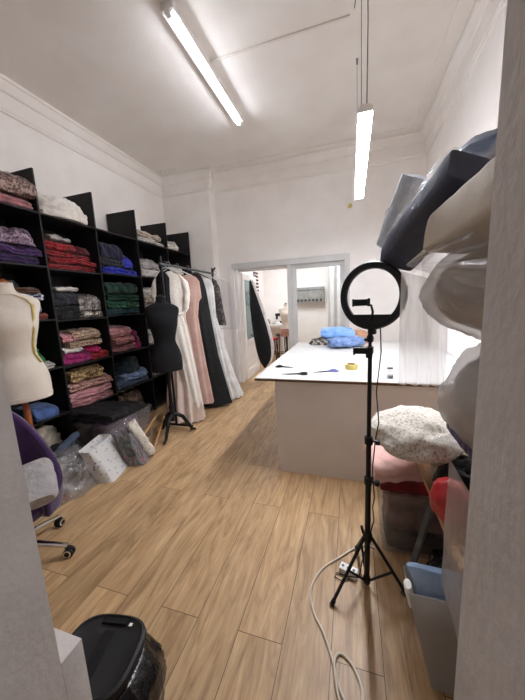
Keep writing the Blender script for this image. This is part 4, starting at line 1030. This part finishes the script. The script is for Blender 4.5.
# air unit seen through the glass
t = thing('mounted_air_conditioner', 'grey wall unit with dark slots seen through the glazed leaf', 'air conditioner', (-1.19, 8.84, 1.70))
M['ac_grey'] = mat('grey_abs', (150, 148, 142), .5)
MB().box2((-.42, -.2, -.18), (.42, -.0, .27), .02).build('casing', M['ac_grey'], t)
MB().box2((-.38, -.206, .17), (.38, -.199, .20)).build('seam', M['grey_metal'], t, smooth=False)
for k in range(7): MB().box2((-.37+k*.112, -.206, -.14), (-.31+k*.112, -.199, -.08)).build('slot', M['black_plastic'], t, smooth=False)
# white curtain on the right behind the glass
P = []
for i in range(13):
    row = []
    for j in range(61):
        u = j/60; row.append(V((-.62+1.3*u, 8.2+.04*math.sin(u*40)+.02*math.sin(u*17), .05+2.5*i/12)))
    P.append(row)
cu = thing('curtain', 'white curtain behind the glazed leaf in the next room', 'curtain', (.0, 8.2, 2.57))
M['curtain'] = mat('white_voile', (212, 210, 207), .8, (204, 202, 199), 5)
MB().grid([[p-V((.0, 8.2, 2.57)) for p in r] for r in P]).build('cloth_panel', M['curtain'], cu, solid=.003)
MB().tube([(-.65, 0, 0), (.7, 0, 0)], .012, 8).build('curtain_rod', M['grey_metal'], cu)
# sewing table etc
t = thing('sewing_table', 'white sewing table against the far wall of the next room', 'table', (-2.17, 8.25, 0))
MB().box2((-.42, -.55, .925), (.38, .5, .95), .004).build('tabletop', M['white_lam'], t)
for x in (-.38, .34):
    for y in (-.5, .46): MB().box2((x-.02, y-.02, 0), (x+.02, y+.02, .925), .003).build('leg', M['white_plastic'], t)
t = thing('sewing_machine', 'dark sewing machine on the far sewing table', 'sewing machine', (-2.02, 8.5, .951))
b = MB(); b.box((0, 0, .03), (.36, .17, .06), None, .008); b.build('bed', M['black_plastic'], t)
b = MB(); b.box((.13, 0, .16), (.09, .14, .22), None, .015); b.box((-.02, 0, .25), (.34, .12, .09), None, .02); b.box((-.15, 0, .17), (.06, .09, .12), None, .01); b.build('arm', M['black_plastic'], t)
MB().lathe([(.001, 0), (.05, 0), (.05, .02), (.001, .022)], 16, (.18, 0, .2), Matrix.Rotation(PI/2, 3, 'Y')).build('hand_wheel', M['grey_metal'], t)
o = heap_mb(.10, .09, .14, 101, .25, 3).build('fabric_scrap', fm('beige'), None, (-2.38, 8.15, .951)); tag(o, 'beige cloth pile on the left of the far sewing table', 'fabric')
o = heap_mb(.12, .1, .09, 102, .2, 3).build('fabric_scrap', fm('white'), None, (-2.05, 7.95, .951)); tag(o, 'white cloth near the front of the far sewing table', 'fabric')
M['red_seat'] = mat('red_seat_vinyl', (196, 34, 48), .5)
def stool(loc, label, m, hgt, name):
    t = thing(name, label, 'stool', loc)
    MB().lathe([(.001, hgt-.05), (.16, hgt-.05), (.17, hgt-.03), (.165, hgt), (.001, hgt+.005)], 22).build('seat', m, t)
    for k in range(4):
        a = PI/4+k*PI/2; MB().tube([(math.cos(a)*.11, math.sin(a)*.11, hgt-.05), (math.cos(a)*.18, math.sin(a)*.18, .005)], .013, 8).build('leg', M['black_metal'], t)
    MB().tube([(math.cos(k*PI/8)*.145, math.sin(k*PI/8)*.145, .22) for k in range(16)], .008, 8, True).build('foot_ring', M['black_metal'], t)
stool((-2.05, 7.45, 0), 'stool with a red seat in the next room', M['red_seat'], .62, 'stool')
stool((-1.78, 7.43, 0), 'tall black stool in the next room beside the grey door post', M['black_plastic'], .74, 'stool')
t = dress_form((-1.53, 6.9, 0), .3, 'pale dress form with a rosy lower half in the next room', M['form_cream'], M['black_plastic'], .24, .9, .74)
P = [(.735+z*.9, a*.9+.006, b_*.9+.006, o) for z, a, b_, o in FORM[:4]]
MB().loft(body_rings(smooth_prof([P[0], P[1], P[2], (.92, .156, .113, 0)]))).build('rosy_skirt', cloth('rosy', (206, 150, 136)), t)
# thread rack with reels on the left wall of the next room
t = thing('mounted_thread_rack', 'white pegboard of thread reels on the left wall of the next room', 'thread rack', (-2.62, 7.85, 1.58))
MB().box2((.0, -.18, 0), (.015, .20, .90), .003).build('backboard', M['white_plastic'], t)
cols = [(110, 24, 34), (86, 22, 40), (60, 26, 34), (130, 44, 40), (44, 30, 34)]
for i in range(9):
    MB().box2((.016, -.17, .03+i*.095), (.075, .19, .038+i*.095)).build('ledge', M['white_plastic'], t, smooth=False)
for i in range(9):
    for j in range(4):
        k = cols[(i*2+j*3) % 5]
        o = thing('thread_reel', ['dark red', 'plum', 'maroon', 'brick red', 'blackish'][(i*2+j*3) % 5]+' thread reel, row %s from the top of the thread rack' % ['ninth', 'eighth', 'seventh', 'sixth', 'fifth', 'fourth', 'third', 'second', 'first'][i]+', '+['nearest', 'second', 'third', 'farthest'][j]+' in it', 'thread reel', (-2.62+.045, 7.85-.125+j*.09, 1.58+.0385+i*.095), 0, 'thread reels on the far rack')
        MB().lathe([(.001, .002), (.027, .002), (.03, .008), (.026, .05), (.001, .052)], 12).build('thread', cloth('thr%d' % ((i*2+j*3) % 5), k, bump=.1), o)
        MB().lathe([(.018, .0), (.018, .0019), (.001, .0019)], 10).build('spool', M['white_plastic'], o)

GROUPS = {'clothes_hanger': 'hangers on the garment rack', 'hanging_gown': 'dresses on the garment rack', 'hanging_dress': 'dresses on the garment rack',
    'scissors': 'scissors on the cutting table', 'ruler': 'rulers on the cutting table', 'wooden_stick': 'wooden sticks by the storage box', 'fabric_bolt': 'fabric bolts on the right wall rack',
    'dress_form': 'dress forms', 'stool': 'stools in the next room', 'storage_box': 'clear storage boxes', 'wrapped_bundle': 'plastic wrapped bundles', 'garment_bag': 'black garment bags',
    'plastic_bag': 'plastic bags', 'folded_fabric': 'folded fabrics off the shelving', 'fabric_scrap': 'cloth scraps on the far sewing table'}
for o in list(COL.objects):
    if o.parent is None and o.get('label') and not o.get('group') and not o.get('kind'):
        g = GROUPS.get(o.name.split('.')[0])
        if g: o['group'] = g

# ------------------------------------------------------------------ world, camera, view
wd = bpy.data.worlds.new('world'); scene.world = wd; wd.use_nodes = True
wd.node_tree.nodes['Background'].inputs[0].default_value = (.88, .88, .9, 1)
wd.node_tree.nodes['Background'].inputs[1].default_value = .1
yaw, pit, rol, F = math.radians(17.4965), math.radians(9.1762), math.radians(-2.6656), 285.82
f = V((-math.sin(yaw)*math.cos(pit), math.cos(yaw)*math.cos(pit), -math.sin(pit)))
r = V((math.cos(yaw), math.sin(yaw), 0)); u = r.cross(f)
r2 = math.cos(rol)*r+math.sin(rol)*u; u2 = -math.sin(rol)*r+math.cos(rol)*u
cam = bpy.data.cameras.new('camera'); co = bpy.data.objects.new('camera', cam); COL.objects.link(co)
mw = Matrix((r2, u2, -f)).transposed().to_4x4(); mw.translation = (0, 0, 1.55); co.matrix_world = mw
cam.sensor_fit = 'HORIZONTAL'; cam.sensor_width = 36; cam.lens = 36*F/525; cam.clip_start = .02
scene.camera = co
vs = scene.view_settings; vs.view_transform = 'Standard'; vs.look = 'None'; vs.gamma = 1; vs.use_curve_mapping = False; vs.exposure = 1.92
scene.cycles.max_bounces = 16; scene.cycles.diffuse_bounces = 8; scene.cycles.transparent_max_bounces = 24
